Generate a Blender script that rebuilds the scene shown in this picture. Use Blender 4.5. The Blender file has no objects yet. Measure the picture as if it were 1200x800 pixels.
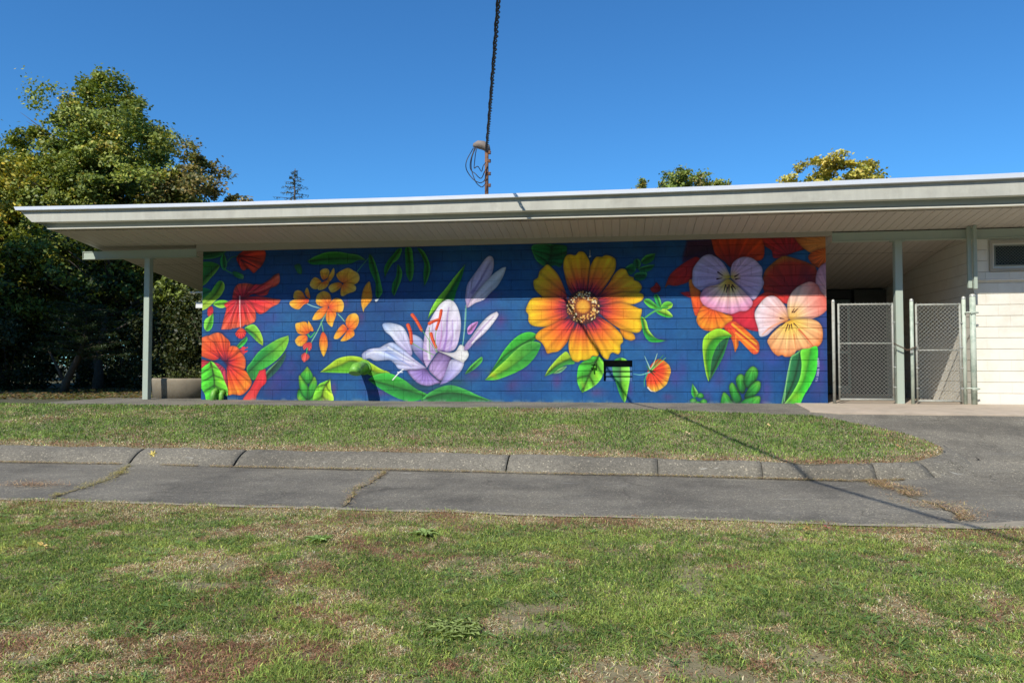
import bpy, bmesh, math, random
import numpy as np
from mathutils import Vector, Matrix
random.seed(7); RNG = np.random.default_rng(11)
PI = math.pi
SC = bpy.context.scene
COL = SC.collection

# ------------------------------------------------------------------ camera
EYE = Vector((0, 0, 0.69)); YAW = math.radians(8.46); PITCH = math.atan(29/867)
cam_d = bpy.data.cameras.new('camera'); cam = bpy.data.objects.new('camera', cam_d); COL.objects.link(cam)
cam_d.sensor_width = 36; cam_d.lens = 867/1200*36; cam_d.clip_end = 3000; cam_d.clip_start = 0.05
cam.location = EYE; cam.rotation_euler = (PI/2 + PITCH, 0, YAW)
SC.camera = cam

# ------------------------------------------------------------------ light
SUN = Vector((-0.42, -1.0, 1.063)).normalized()
EL = math.asin(SUN.z); AZ = math.atan2(SUN.x, SUN.y)
world = bpy.data.worlds.new('World'); SC.world = world; world.use_nodes = True
wn = world.node_tree.nodes; wl = world.node_tree.links
sky = wn.new('ShaderNodeTexSky'); sky.sky_type = 'NISHITA'; sky.sun_disc = False
sky.sun_elevation = EL; sky.sun_rotation = AZ; sky.altitude = 60
sky.air_density = 1.0; sky.dust_density = 0.15; sky.ozone_density = 2.2
air = wn.new('ShaderNodeMixRGB'); air.blend_type = 'MULTIPLY'; air.inputs[0].default_value = 1; air.inputs[2].default_value = (0.52, 1.24, 1.84, 1)   # deep autumn blue
wl.new(sky.outputs[0], air.inputs[1]); wl.new(air.outputs[0], wn['Background'].inputs[0]); wn['Background'].inputs[1].default_value = 0.080
sun_d = bpy.data.lights.new('sun', 'SUN'); sun_d.energy = 5.0; sun_d.angle = math.radians(0.5)
sun_d.color = (1.0, 0.945, 0.86)
sun = bpy.data.objects.new('sun', sun_d); COL.objects.link(sun)
sun.rotation_euler = SUN.to_track_quat('Z', 'Y').to_euler(); sun.location = (-20, -40, 45)
SC.view_settings.view_transform = 'Standard'; SC.view_settings.look = 'None'
SC.view_settings.exposure = 0.10; SC.view_settings.gamma = 1.0

# ------------------------------------------------------------------ helpers
def lin(c):
    c = np.asarray(c, float)/255.0
    return np.where(c <= 0.04045, c/12.92, ((c+0.055)/1.055)**2.4)
def tag(o, label=None, cat=None, group=None, kind=None):
    if label: o['label'] = label
    if cat: o['category'] = cat
    if group: o['group'] = group
    if kind: o['kind'] = kind
    return o
def empty(name, loc, label=None, cat=None, group=None, rz=0):
    o = bpy.data.objects.new(name, None); COL.objects.link(o); o.location = loc; o.rotation_euler = (0, 0, rz)
    o.empty_display_size = 0.2
    return tag(o, label, cat, group)
def link(name, me, mat=None, parent=None, loc=None):
    o = bpy.data.objects.new(name, me); COL.objects.link(o)
    if mat is not None and len(me.materials) == 0: me.materials.append(mat)
    if loc is not None: o.location = loc
    if parent is not None:
        o.parent = parent
        if loc is None: o.location = -Vector(parent.location) if parent.parent is None else -Vector(parent.location)-Vector(parent.parent.location)
    return o

class MB:
    """collects world-space geometry for one mesh"""
    def __init__(s): s.v = []; s.f = []; s.sm = []
    def add(s, vs, fs, smooth=False):
        b = len(s.v); s.v += [tuple(v) for v in vs]
        for f in fs: s.f.append(tuple(b+i for i in f)); s.sm.append(smooth)
    def box(s, x0, x1, y0, y1, z0, z1):
        s.add([(x0,y0,z0),(x1,y0,z0),(x1,y1,z0),(x0,y1,z0),(x0,y0,z1),(x1,y0,z1),(x1,y1,z1),(x0,y1,z1)],
              [(0,3,2,1),(4,5,6,7),(0,1,5,4),(1,2,6,5),(2,3,7,6),(3,0,4,7)])
    def bbox(s, x0, x1, y0, y1, z0, z1, b=0.006):
        """box with chamfered edges"""
        vs = []
        def P(x, y, z): vs.append((x, y, z)); return len(vs)-1
        idx = {}
        for i, x in enumerate((x0, x1)):
            for j, y in enumerate((y0, y1)):
                for k, z in enumerate((z0, z1)):
                    sx, sy, sz = (1 if i == 0 else -1), (1 if j == 0 else -1), (1 if k == 0 else -1)
                    idx[i,j,k,'x'] = P(x, y+sy*b, z+sz*b); idx[i,j,k,'y'] = P(x+sx*b, y, z+sz*b); idx[i,j,k,'z'] = P(x+sx*b, y+sy*b, z)
        fs = []
        for i in (0, 1): fs.append([idx[i,0,0,'x'], idx[i,1,0,'x'], idx[i,1,1,'x'], idx[i,0,1,'x']])
        for j in (0, 1): fs.append([idx[0,j,0,'y'], idx[1,j,0,'y'], idx[1,j,1,'y'], idx[0,j,1,'y']])
        for k in (0, 1): fs.append([idx[0,0,k,'z'], idx[1,0,k,'z'], idx[1,1,k,'z'], idx[0,1,k,'z']])
        for i in (0,1):
            for j in (0,1): fs.append([idx[i,j,0,'x'], idx[i,j,0,'y'], idx[i,j,1,'y'], idx[i,j,1,'x']])
            for k in (0,1): fs.append([idx[i,0,k,'x'], idx[i,0,k,'z'], idx[i,1,k,'z'], idx[i,1,k,'x']])
        for j in (0,1):
            for k in (0,1): fs.append([idx[0,j,k,'y'], idx[0,j,k,'z'], idx[1,j,k,'z'], idx[1,j,k,'y']])
        for i in (0,1):
            for j in (0,1):
                for k in (0,1): fs.append([idx[i,j,k,'x'], idx[i,j,k,'y'], idx[i,j,k,'z']])
        s.add(vs, fs)
    def tube(s, pts, r, n=8, cap=True, smooth=True):
        pts = [Vector(p) for p in pts]; m = len(pts)
        rr = r if hasattr(r, '__len__') else [r]*m
        vs = []; prev = None
        for i, p in enumerate(pts):
            d = (pts[min(i+1, m-1)] - pts[max(i-1, 0)]).normalized()
            if prev is None:
                a = Vector((0,0,1)) if abs(d.z) < 0.9 else Vector((1,0,0))
                u = d.cross(a).normalized()
            else:
                u = (prev - d*prev.dot(d)).normalized()
            prev = u; w = d.cross(u)
            for k in range(n):
                t = 2*PI*k/n; vs.append(p + (u*math.cos(t) + w*math.sin(t))*rr[i])
        fs = []
        for i in range(m-1):
            for k in range(n):
                k2 = (k+1) % n; fs.append((i*n+k, i*n+k2, (i+1)*n+k2, (i+1)*n+k))
        s.add(vs, fs, smooth)
        if cap:
            b = len(s.v)-m*n
            s.f.append(tuple(b+k for k in reversed(range(n)))); s.sm.append(False)
            s.f.append(tuple(b+(m-1)*n+k for k in range(n))); s.sm.append(False)
    def lathe(s, c, prof, n=24, smooth=True, closed=True):
        vs = []
        for (r, z) in prof:
            for k in range(n):
                t = 2*PI*k/n; vs.append((c[0]+r*math.cos(t), c[1]+r*math.sin(t), c[2]+z))
        fs = []
        for i in range(len(prof)-1):
            for k in range(n):
                k2 = (k+1) % n; fs.append((i*n+k, i*n+k2, (i+1)*n+k2, (i+1)*n+k))
        s.add(vs, fs, smooth)
    def prism(s, poly, z0, z1):
        n = len(poly); vs = [(x, y, z0) for x, y in poly] + [(x, y, z1) for x, y in poly]
        s.add(vs, [tuple(reversed(range(n))), tuple(range(n, 2*n))] + [(i, (i+1) % n, n+(i+1) % n, n+i) for i in range(n)])
    def mesh(s, name):
        me = bpy.data.meshes.new(name); me.from_pydata([tuple(v) for v in s.v], [], s.f)
        me.polygons.foreach_set('use_smooth', s.sm); me.update()
        bm = bmesh.new(); bm.from_mesh(me); bmesh.ops.recalc_face_normals(bm, faces=bm.faces); bm.to_mesh(me); bm.free()
        return me
    def build(s, name, mat, parent=None, recalc=True):
        return link(name, s.mesh(name) if recalc else s.raw(name), mat, parent)
    def raw(s, name):
        me = bpy.data.meshes.new(name); me.from_pydata([tuple(v) for v in s.v], [], s.f)
        me.polygons.foreach_set('use_smooth', s.sm); me.update(); return me

def np_mesh(name, V, F, k, colors=None, smooth=False, mat=None, parent=None):
    """V (n,3), F (m,k) faces, colors per vertex (n,3) linear"""
    me = bpy.data.meshes.new(name); n, m = len(V), len(F)
    me.vertices.add(n); me.vertices.foreach_set('co', np.ascontiguousarray(V, dtype=np.float32).ravel())
    me.loops.add(m*k); me.loops.foreach_set('vertex_index', np.ascontiguousarray(F, dtype=np.int32).ravel())
    me.polygons.add(m); me.polygons.foreach_set('loop_start', np.arange(0, m*k, k, dtype=np.int32))
    if smooth: me.polygons.foreach_set('use_smooth', np.ones(m, dtype=bool))
    me.update(calc_edges=True)
    if colors is not None:
        at = me.color_attributes.new('tint', 'FLOAT_COLOR', 'POINT')
        c4 = np.ones((n, 4), np.float32); c4[:, :3] = colors; at.data.foreach_set('color', c4.ravel())
    return link(name, me, mat, parent)

def vnoise(x, y, s, seed=0):
    """smooth value noise 0..1 on numpy arrays, feature size s"""
    x = np.asarray(x, float)/s; y = np.asarray(y, float)/s
    xi = np.floor(x).astype(np.int64); yi = np.floor(y).astype(np.int64); fx = x-xi; fy = y-yi
    fx = fx*fx*(3-2*fx); fy = fy*fy*(3-2*fy)
    def h(a, b):
        n = (a*374761393 + b*668265263 + seed*982451653) & 0xffffffff
        n = ((n ^ (n >> 13))*1274126177) & 0xffffffff
        return ((n ^ (n >> 16)) & 0xffff)/65535.0
    return (h(xi,yi)*(1-fx)+h(xi+1,yi)*fx)*(1-fy)+(h(xi,yi+1)*(1-fx)+h(xi+1,yi+1)*fx)*fy
def fbm(x, y, s, seed=0, o=4):
    t = 0; a = 1; w = 0
    for i in range(o): t = t+a*vnoise(x, y, s/2**i, seed+i*17); w += a; a *= .55
    return t/w

# ------------------------------------------------------------------ materials
def node_mat(name):
    m = bpy.data.materials.new(name); m.use_nodes = True
    nt = m.node_tree; return m, nt.nodes, nt.links, nt.nodes['Principled BSDF']
def ramp(N, stops, interp='LINEAR'):
    r = N.new('ShaderNodeValToRGB'); e = r.color_ramp.elements; r.color_ramp.interpolation = interp
    e[0].position, e[0].color = stops[0][0], (*stops[0][1], 1) if len(stops[0][1]) == 3 else stops[0][1]
    e[1].position, e[1].color = stops[-1][0], (*stops[-1][1], 1)
    for p, c in stops[1:-1]:
        q = e.new(p); q.color = (*c, 1)
    return r
def surf(name, base, rough=0.7, var=0.12, scale=3.0, bump=0.15, bscale=60, metal=0.0, dist=0.004, dirt=None, dscale=1.2, streak=None):
    """painted / mineral surface: base colour, broad tone variation, fine relief, optional dirt patches"""
    m, N, L, B = node_mat(name)
    tc = N.new('ShaderNodeNewGeometry')
    n1 = N.new('ShaderNodeTexNoise'); n1.inputs['Scale'].default_value = scale; n1.inputs['Detail'].default_value = 6; n1.inputs['Roughness'].default_value = 0.65
    vec = tc.outputs['Position']
    if streak:
        mp = N.new('ShaderNodeMapping'); mp.inputs['Scale'].default_value = streak; L.new(vec, mp.inputs[0]); L.new(mp.outputs[0], n1.inputs['Vector'])
    else: L.new(vec, n1.inputs['Vector'])
    b = np.array(base, float)
    r = ramp(N, [(0.25, tuple(b*(1-var))), (0.75, tuple(np.minimum(b*(1+var), 1)))])
    L.new(n1.outputs['Fac'], r.inputs[0]); out = r.outputs[0]
    if dirt is not None:
        n2 = N.new('ShaderNodeTexNoise'); n2.inputs['Scale'].default_value = dscale; n2.inputs['Detail'].default_value = 8; n2.inputs['Roughness'].default_value = 0.7
        L.new(vec, n2.inputs['Vector'])
        r2 = ramp(N, [(0.5, (0,0,0)), (0.72, (1,1,1))]); L.new(n2.outputs['Fac'], r2.inputs[0])
        mx = N.new('ShaderNodeMixRGB'); L.new(r2.outputs[0], mx.inputs[0]); L.new(out, mx.inputs[1]); mx.inputs[2].default_value = (*dirt, 1); out = mx.outputs[0]
    L.new(out, B.inputs['Base Color']); B.inputs['Roughness'].default_value = rough; B.inputs['Metallic'].default_value = metal
    if bump:
        n3 = N.new('ShaderNodeTexNoise'); n3.inputs['Scale'].default_value = bscale; n3.inputs['Detail'].default_value = 4; L.new(vec, n3.inputs['Vector'])
        bp = N.new('ShaderNodeBump'); bp.inputs['Strength'].default_value = bump; bp.inputs['Distance'].default_value = dist
        L.new(n3.outputs['Fac'], bp.inputs['Height']); L.new(bp.outputs[0], B.inputs['Normal'])
    return m
def tinted(name, rough=0.55, trans=0.25, noise=0.0):
    """foliage: colour from the leaf's own tint, some light let through"""
    m, N, L, B = node_mat(name)
    a = N.new('ShaderNodeAttribute'); a.attribute_name = 'tint'
    L.new(a.outputs['Color'], B.inputs['Base Color']); B.inputs['Roughness'].default_value = rough
    B.inputs['Specular IOR Level'].default_value = 0.35
    t = N.new('ShaderNodeBsdfTranslucent'); mx = N.new('ShaderNodeMixShader'); mx.inputs[0].default_value = trans
    g = N.new('ShaderNodeMixRGB'); g.blend_type = 'MULTIPLY'; g.inputs[0].default_value = 1; g.inputs[2].default_value = (1.15, 1.1, 0.5, 1)
    L.new(a.outputs['Color'], g.inputs[1]); L.new(g.outputs[0], t.inputs[0])
    L.new(B.outputs[0], mx.inputs[1]); L.new(t.outputs[0], mx.inputs[2]); L.new(mx.outputs[0], N['Material Output'].inputs[0])
    return m

def asphalt_mat(name='asphalt', gain=1.0, agg=95, spec=0.93, hi=3.0):
    m, N, L, B = node_mat(name)
    tc = N.new('ShaderNodeNewGeometry'); P = tc.outputs['Position']
    def noise(s, d=6, r=0.6, sc=None):
        n = N.new('ShaderNodeTexNoise'); n.inputs['Scale'].default_value = s; n.inputs['Detail'].default_value = d; n.inputs['Roughness'].default_value = r
        if sc:
            mp = N.new('ShaderNodeMapping'); mp.inputs['Scale'].default_value = sc; L.new(P, mp.inputs[0]); L.new(mp.outputs[0], n.inputs['Vector'])
        else: L.new(P, n.inputs['Vector'])
        return n
    r1 = ramp(N, [(0.3, (0.138,0.126,0.101)), (0.5, (0.178,0.164,0.132)), (0.7, (0.225,0.208,0.168))])
    L.new(noise(0.9, 8, 0.7, (0.6, 1.6, 1)).outputs['Fac'], r1.inputs[0])
    # aggregate
    v = N.new('ShaderNodeTexVoronoi'); v.inputs['Scale'].default_value = agg; L.new(P, v.inputs['Vector'])
    r2 = ramp(N, [(0.0, (0.55,0.55,0.55)), (0.55, (0.95,0.95,0.95)), (spec, (1.25,1.24,1.2)), (1.0, (hi,hi*.97,hi*.9))])
    sp = N.new('ShaderNodeSeparateColor'); L.new(v.outputs['Color'], sp.inputs[0]); L.new(sp.outputs[0], r2.inputs[0])
    mx = N.new('ShaderNodeMixRGB'); mx.blend_type = 'MULTIPLY'; mx.inputs[0].default_value = 0.75
    L.new(r1.outputs[0], mx.inputs[1]); L.new(r2.outputs[0], mx.inputs[2])
    # pale scuffs running along the path
    n2 = noise(1.3, 9, 0.75, (0.35, 3.2, 1)); r3 = ramp(N, [(0.56, (0,0,0)), (0.72, (1,1,1))]); L.new(n2.outputs['Fac'], r3.inputs[0])
    mx2 = N.new('ShaderNodeMixRGB'); mx2.inputs[2].default_value = (0.20,0.19,0.165,1)
    ml = N.new('ShaderNodeMath'); ml.operation = 'MULTIPLY'; ml.inputs[1].default_value = 0.45; L.new(r3.outputs[0], ml.inputs[0]); L.new(ml.outputs[0], mx2.inputs[0])
    L.new(mx.outputs[0], mx2.inputs[1])
    # thin white scratches
    n4 = noise(2.2, 3, 0.5, (0.9, 9, 1)); r4 = ramp(N, [(0.715, (0,0,0)), (0.74, (1,1,1))]); L.new(n4.outputs['Fac'], r4.inputs[0])
    mx3 = N.new('ShaderNodeMixRGB'); mx3.inputs[2].default_value = (0.36,0.35,0.31,1); L.new(r4.outputs[0], mx3.inputs[0]); L.new(mx2.outputs[0], mx3.inputs[1])
    # fine network of old hairline cracks, strongest in patches
    nd = noise(1.7, 5, 0.7); vs_ = N.new('ShaderNodeVectorMath'); vs_.operation = 'MULTIPLY_ADD'; vs_.inputs[1].default_value = (.7,.7,0); L.new(nd.outputs['Color'], vs_.inputs[0]); L.new(P, vs_.inputs[2])
    ve_ = N.new('ShaderNodeTexVoronoi'); ve_.feature = 'DISTANCE_TO_EDGE'; ve_.inputs['Scale'].default_value = 1.1; L.new(vs_.outputs[0], ve_.inputs['Vector'])
    r5 = ramp(N, [(0.0, (1,1,1)), (0.012, (0,0,0))]); L.new(ve_.outputs['Distance'], r5.inputs[0])
    n6 = noise(.45, 3, .5); r6 = ramp(N, [(0.47, (0,0,0)), (0.58, (1,1,1))]); L.new(n6.outputs['Fac'], r6.inputs[0])
    m6 = N.new('ShaderNodeMath'); m6.operation = 'MULTIPLY'; L.new(r5.outputs[0], m6.inputs[0]); L.new(r6.outputs[0], m6.inputs[1])
    m7 = N.new('ShaderNodeMath'); m7.operation = 'MULTIPLY'; m7.inputs[1].default_value = .75; L.new(m6.outputs[0], m7.inputs[0])
    mx4 = N.new('ShaderNodeMixRGB'); mx4.inputs[2].default_value = (0.055,0.048,0.035,1); L.new(m7.outputs[0], mx4.inputs[0]); L.new(mx3.outputs[0], mx4.inputs[1])
    # oily and damp stains
    n8 = noise(.8, 7, .65, (1, .7, 1)); r8 = ramp(N, [(0.40, (.72,.72,.73)), (0.52, (1,1,1)), (0.7, (1.12,1.11,1.08))]); L.new(n8.outputs['Fac'], r8.inputs[0])
    mx5 = N.new('ShaderNodeMixRGB'); mx5.blend_type = 'MULTIPLY'; mx5.inputs[0].default_value = 1 if gain == 1 else .5; L.new(mx4.outputs[0], mx5.inputs[1]); L.new(r8.outputs[0], mx5.inputs[2])
    gn = N.new('ShaderNodeMixRGB'); gn.blend_type = 'MULTIPLY'; gn.inputs[0].default_value = 1; gn.inputs[2].default_value = (gain, gain*.985, gain*.95, 1); L.new(mx5.outputs[0], gn.inputs[1])
    L.new(gn.outputs[0], B.inputs['Base Color']); B.inputs['Roughness'].default_value = 0.88
    n3 = noise(110, 4); bp = N.new('ShaderNodeBump'); bp.inputs['Strength'].default_value = 0.6; bp.inputs['Distance'].default_value = 0.006
    L.new(n3.outputs['Fac'], bp.inputs['Height']); L.new(bp.outputs[0], B.inputs['Normal'])
    return m

def soil_mat(name, cols, s=3.0):
    m, N, L, B = node_mat(name)
    tc = N.new('ShaderNodeNewGeometry'); P = tc.outputs['Position']
    n = N.new('ShaderNodeTexNoise'); n.inputs['Scale'].default_value = s; n.inputs['Detail'].default_value = 10; n.inputs['Roughness'].default_value = 0.75; L.new(P, n.inputs['Vector'])
    r = ramp(N, cols); L.new(n.outputs['Fac'], r.inputs[0]); L.new(r.outputs[0], B.inputs['Base Color']); B.inputs['Roughness'].default_value = 0.95
    n3 = N.new('ShaderNodeTexNoise'); n3.inputs['Scale'].default_value = 70; n3.inputs['Detail'].default_value = 6; L.new(P, n3.inputs['Vector'])
    bp = N.new('ShaderNodeBump'); bp.inputs['Strength'].default_value = 0.8; bp.inputs['Distance'].default_value = 0.012
    L.new(n3.outputs['Fac'], bp.inputs['Height']); L.new(bp.outputs[0], B.inputs['Normal'])
    return m

M = {}
M['asphalt'] = asphalt_mat()
M['kerb'] = asphalt_mat('kerb_asphalt', 0.96, 70, 0.945, 2.8)
M['concrete'] = surf('pale_concrete', (0.44,0.36,0.27), 0.85, 0.14, 4, 0.3, 90, dirt=(0.34,0.28,0.21), dscale=2.2)
M['planter'] = surf('planter_concrete', (0.26,0.22,0.155), 0.9, 0.25, 6, 0.5, 60, dirt=(0.16,0.14,0.11), dscale=3)
M['soil'] = soil_mat('soil', [(0.3,(0.13,0.115,0.05)),(0.5,(0.21,0.18,0.095)),(0.7,(0.31,0.26,0.16))])
M['ground'] = soil_mat('ground_litter', [(0.3,(0.045,0.05,0.02)),(0.55,(0.09,0.085,0.045)),(0.75,(0.16,0.13,0.08))])
M['blade'] = tinted('grass_blades', 0.6, 0.25)
M['leaf'] = tinted('leaves', 0.5, 0.28)
M['bark'] = surf('bark', (0.085,0.065,0.045), 0.9, 0.3, 12, 0.8, 40, dist=0.02)
M['sage'] = surf('sage_green_paint', (0.39,0.455,0.375), 0.5, 0.07, 5, 0.08, 120, dirt=(0.40,0.43,0.35), dscale=5)
M['fascia'] = surf('cream_fascia_paint', (0.47,0.465,0.39), 0.6, 0.10, 3.0, 0.10, 50, dirt=(0.37,0.36,0.30), dscale=1.6, streak=(3, 1, .4))
M['band'] = surf('grey_green_trim_paint', (0.20,0.225,0.19), 0.6, 0.06, 2.5, 0.08, 50)
M['lip'] = surf('pale_lip_paint', (0.60,0.57,0.46), 0.6, 0.1, 6, 0.08, 50)
M['drip'] = surf('white_metal_edge', (0.80,0.83,0.86), 0.28, 0.05, 2, 0.02, 60, metal=0.25)
M['roofing'] = surf('roof_gravel', (0.30,0.29,0.27), 0.9, 0.2, 8, 0.5, 60)
M['soffit'] = surf('soffit_paint', (0.49,0.455,0.395), 0.6, 0.07, 1.6, 0.06, 40, streak=(5, 0.35, 1))
M['trim'] = surf('soffit_trim_paint', (0.40,0.37,0.30), 0.6, 0.06, 3, 0.06, 50)
M['white'] = surf('white_wall_paint', (0.80,0.77,0.67), 0.55, 0.05, 3, 0.25, 85, dirt=(0.72,0.67,0.55), dscale=2.0, dist=0.003)
M['mortar'] = surf('painted_mortar', (0.58,0.54,0.45), 0.8, 0.08, 6, 0.2, 85)
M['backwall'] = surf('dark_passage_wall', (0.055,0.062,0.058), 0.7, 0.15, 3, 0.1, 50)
M['galv'] = surf('galvanised_steel', (0.50,0.51,0.46), 0.42, 0.1, 20, 0.05, 60, metal=0.35)
M['greenpipe'] = surf('pale_green_pipe_paint', (0.50,0.56,0.46), 0.5, 0.1, 8, 0.08, 90, dirt=(0.18,0.26,0.20), dscale=3.5)
M['gateframe'] = surf('weathered_gate_tube', (0.36,0.37,0.32), 0.6, 0.15, 12, 0.05, 60, dirt=(0.22,0.19,0.14), dscale=14)
M['rust'] = surf('rusty_steel', (0.20,0.095,0.05), 0.8, 0.35, 25, 0.4, 90, dirt=(0.09,0.06,0.05), dscale=12)
M['rusthood'] = surf('weathered_metal_hood', (0.22,0.18,0.15), 0.7, 0.2, 20, 0.2, 90)
M['cable'] = surf('black_cable_sheath', (0.018,0.018,0.022), 0.5, 0.2, 20, 0.1, 90)
M['black'] = surf('black_metal', (0.012,0.012,0.014), 0.5, 0.2, 8, 0.05, 50)
M['lampwhite'] = surf('white_lamp_paint', (0.75,0.75,0.72), 0.4, 0.05, 8, 0.03, 50)
M['glassdoor'] = surf('dark_door_glass', (0.014,0.026,0.026), 0.3, 0.1, 2, 0.0)
M['doorframe'] = surf('teal_door_paint', (0.10,0.16,0.15), 0.5, 0.1, 4, 0.05, 60)
M['greenpaint'] = surf('bright_green_paint', (0.16,0.42,0.05), 0.5, 0.25, 14, 0.1, 60, dirt=(0.03,0.22,0.05), dscale=9)
M['chain'] = surf('rusty_chain', (0.14,0.09,0.06), 0.6, 0.3, 40, 0.1, 90, metal=0.4)

# ------------------------------------------------------------------ terrain
YN = [-60, 0, 6.6, 9.0, 12.7, 14.7, 60, 900]; ZN = [-1.0, -.85, -.65, -.625, -.046, -.02, 0.0, 0.6]
def A(y): return np.interp(y, YN, ZN)
def sheet(name, xs, ys, zf, mat, kind='structure'):
    X, Y = np.meshgrid(np.array(xs, float), np.array(ys, float)); Z = zf(X, Y)
    V = np.stack([X.ravel(), Y.ravel(), Z.ravel()], 1); nx, ny = len(xs), len(ys)
    i = (np.arange(ny-1)[:, None]*nx + np.arange(nx-1)[None]).ravel()
    F = np.stack([i, i+1, i+1+nx, i+nx], 1)
    o = np_mesh(name, V, F, 4, smooth=True, mat=mat); o['kind'] = kind; return o
def edge_sheet(name, xs, y0f, y1f, n, zf, mat, kind='structure', uneven=None):
    """sheet between two edge curves y0(x), y1(x)"""
    xs = np.array(xs, float); y0 = y0f(xs); y1 = y1f(xs); t = np.linspace(0, 1, n)[:, None]
    Y = y0[None]*(1-t)+y1[None]*t; X = np.repeat(xs[None], n, 0); Z = zf(X, Y)
    V = np.stack([X.ravel(), Y.ravel(), Z.ravel()], 1); nx = len(xs)
    i = (np.arange(n-1)[:, None]*nx + np.arange(nx-1)[None]).ravel()
    F = np.stack([i, i+1, i+1+nx, i+nx], 1)
    o = np_mesh(name, V, F, 4, smooth=True, mat=mat); o['kind'] = kind; return o

ys = sorted(set([-60,-40,-20,-8,-3,0,3,6.6,8,9.0,10,11,12,12.7,14.7,18,24,35,60,120,300,900]))
xs = [-900,-300,-120,-60,-40,-30,-20,-12,-6,0,6,12,20,40,60,120,300,900]
sheet('ground', xs, ys, lambda X, Y: A(Y)-0.05, M['ground'])
fx = lambda x, s, a, sd: (fbm(x, x*0+sd, s, sd)-0.5)*a
road_near = lambda x: np.where(x > 3.0, 6.62+np.clip(x-3.0, 0, 2)*0.2, 6.62) + fx(x, 0.8, 0.16, 3)
road_x = np.concatenate([np.linspace(-60,-12,25), np.linspace(-11.8, 12, 240), np.linspace(13, 60, 24)])
yy = np.concatenate([np.linspace(0,1,34)])
def road_z(X, Y): return A(Y) + (fbm(X, Y, 1.6, 5)-0.5)*0.014
road = edge_sheet('road', road_x, road_near, lambda x: np.where(x < -11.5, 13.0-0.03*(x+11.5), 15.2)+fx(x,1.5,.3,9), 40, road_z, M['asphalt'])

# raised grass strip between the path and the building, rounded at its right-hand end
tipx = 4.05
def strip_back(x):
    b = np.where(x < -1, 12.72+0*x, 12.72-0.26*np.clip((x+1)/4.4, 0, 1)**1.5*2.2)
    b = np.where(x > 3.0, np.minimum(b, 10.2+2.0*np.sqrt(np.clip((tipx-x)/1.05, 0, 1))), b)
    return b + fx(x, 0.5, 0.10, 21)
def strip_front(x): return np.where(x > 2.2, np.interp(x, [2.2,2.7,3.1,3.5,3.8,3.95,4.0,4.05], [9.085,9.10,9.22,9.47,9.72,9.92,10.12,10.2]), 9.40 - 0.315*np.clip((x+1)/3.2, 0, 1)**1.2)
def strip_z(X, Y):
    g = np.interp(Y, [8.9, 9.4, 12.7], [-.47, -.455, -.046])
    k = np.clip((tipx+0.1-X)/1.0, 0, 1)**0.6
    return A(Y) + (g-A(Y))*(0.75+0.25*k) + 0.012 + (fbm(X, Y, 0.5, 8)-.5)*0.02
strip_x = np.concatenate([np.linspace(-60,-14,30), np.linspace(-13.8, tipx, 230)])
edge_sheet('grass_strip', strip_x, strip_front, lambda x: np.maximum(strip_back(x), strip_front(x)+0.01), 24, strip_z, M['soil'])
sk_x = np.linspace(-2, tipx, 160); sb = np.maximum(strip_back(sk_x), strip_front(sk_x)+0.01)
V_ = np.concatenate([np.stack([sk_x, sb, strip_z(sk_x, sb)], 1), np.stack([sk_x, sb+.03, A(sb)-.02], 1)]); i_ = np.arange(159)
np_mesh('strip_edge', V_, np.stack([i_, i_+1, i_+161, i_+160], 1), 4, mat=M['soil'])['kind'] = 'structure'
# foreground lawn
def lawn_z(X, Y): return A(Y) + 0.010 + (fbm(X, Y, 0.9, 31)-.5)*0.07*np.clip((6.6-Y)/1.5, 0, 1) + (fbm(X, Y, 0.12, 33)-.5)*0.02
edge_sheet('lawn', np.concatenate([np.linspace(-60,-9,20), np.linspace(-8.8, 6.5, 200), np.linspace(7,60,20)]), lambda x: x*0-40, lambda x: x*0+1.2, 10, lambda X, Y: A(Y)+0.01, M['soil'])
edge_sheet('lawn', np.concatenate([np.linspace(-60,-9,20), np.linspace(-8.8, 6.5, 320), np.linspace(7,60,20)]), lambda x: x*0+1.2, lambda x: road_near(x)+0.03, 110, lawn_z, M['soil'])
# pale sandy margin where the path meets the lawn at the right
sand = M['sand'] = surf('sandy_edge', (0.30,0.26,0.19), 0.95, 0.25, 14, 0.7, 90, dist=0.01)
edge_sheet('sandy_margin', np.linspace(-8.5, 9, 700), lambda x: road_near(x)-0.05, lambda x: road_near(x)-0.03+0.11*fbm(x, x*0, 0.22, 4)+np.exp(-((x-3.6)/0.9)**2)*0.22, 4, lambda X, Y: A(Y)+0.019, M['sand'])
# concrete walk in front of the gates and the passage floor
slab = MB()
poly = [(3.23,14.66),(3.02,12.66),(3.45,12.50),(14,12.42),(14,14.66)]
slab.prism(poly, -0.12, -0.002); slab.prism([(3.86,14.662),(6.40,14.662),(6.40,20),(3.86,20)], -0.12, -0.0)
so = slab.build('sidewalk', M['concrete']); so['kind'] = 'structure'
for v in so.data.vertices:
    v.co.z += (A(v.co.y)+0.02) if v.co.z > -0.05 else 0.0
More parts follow.
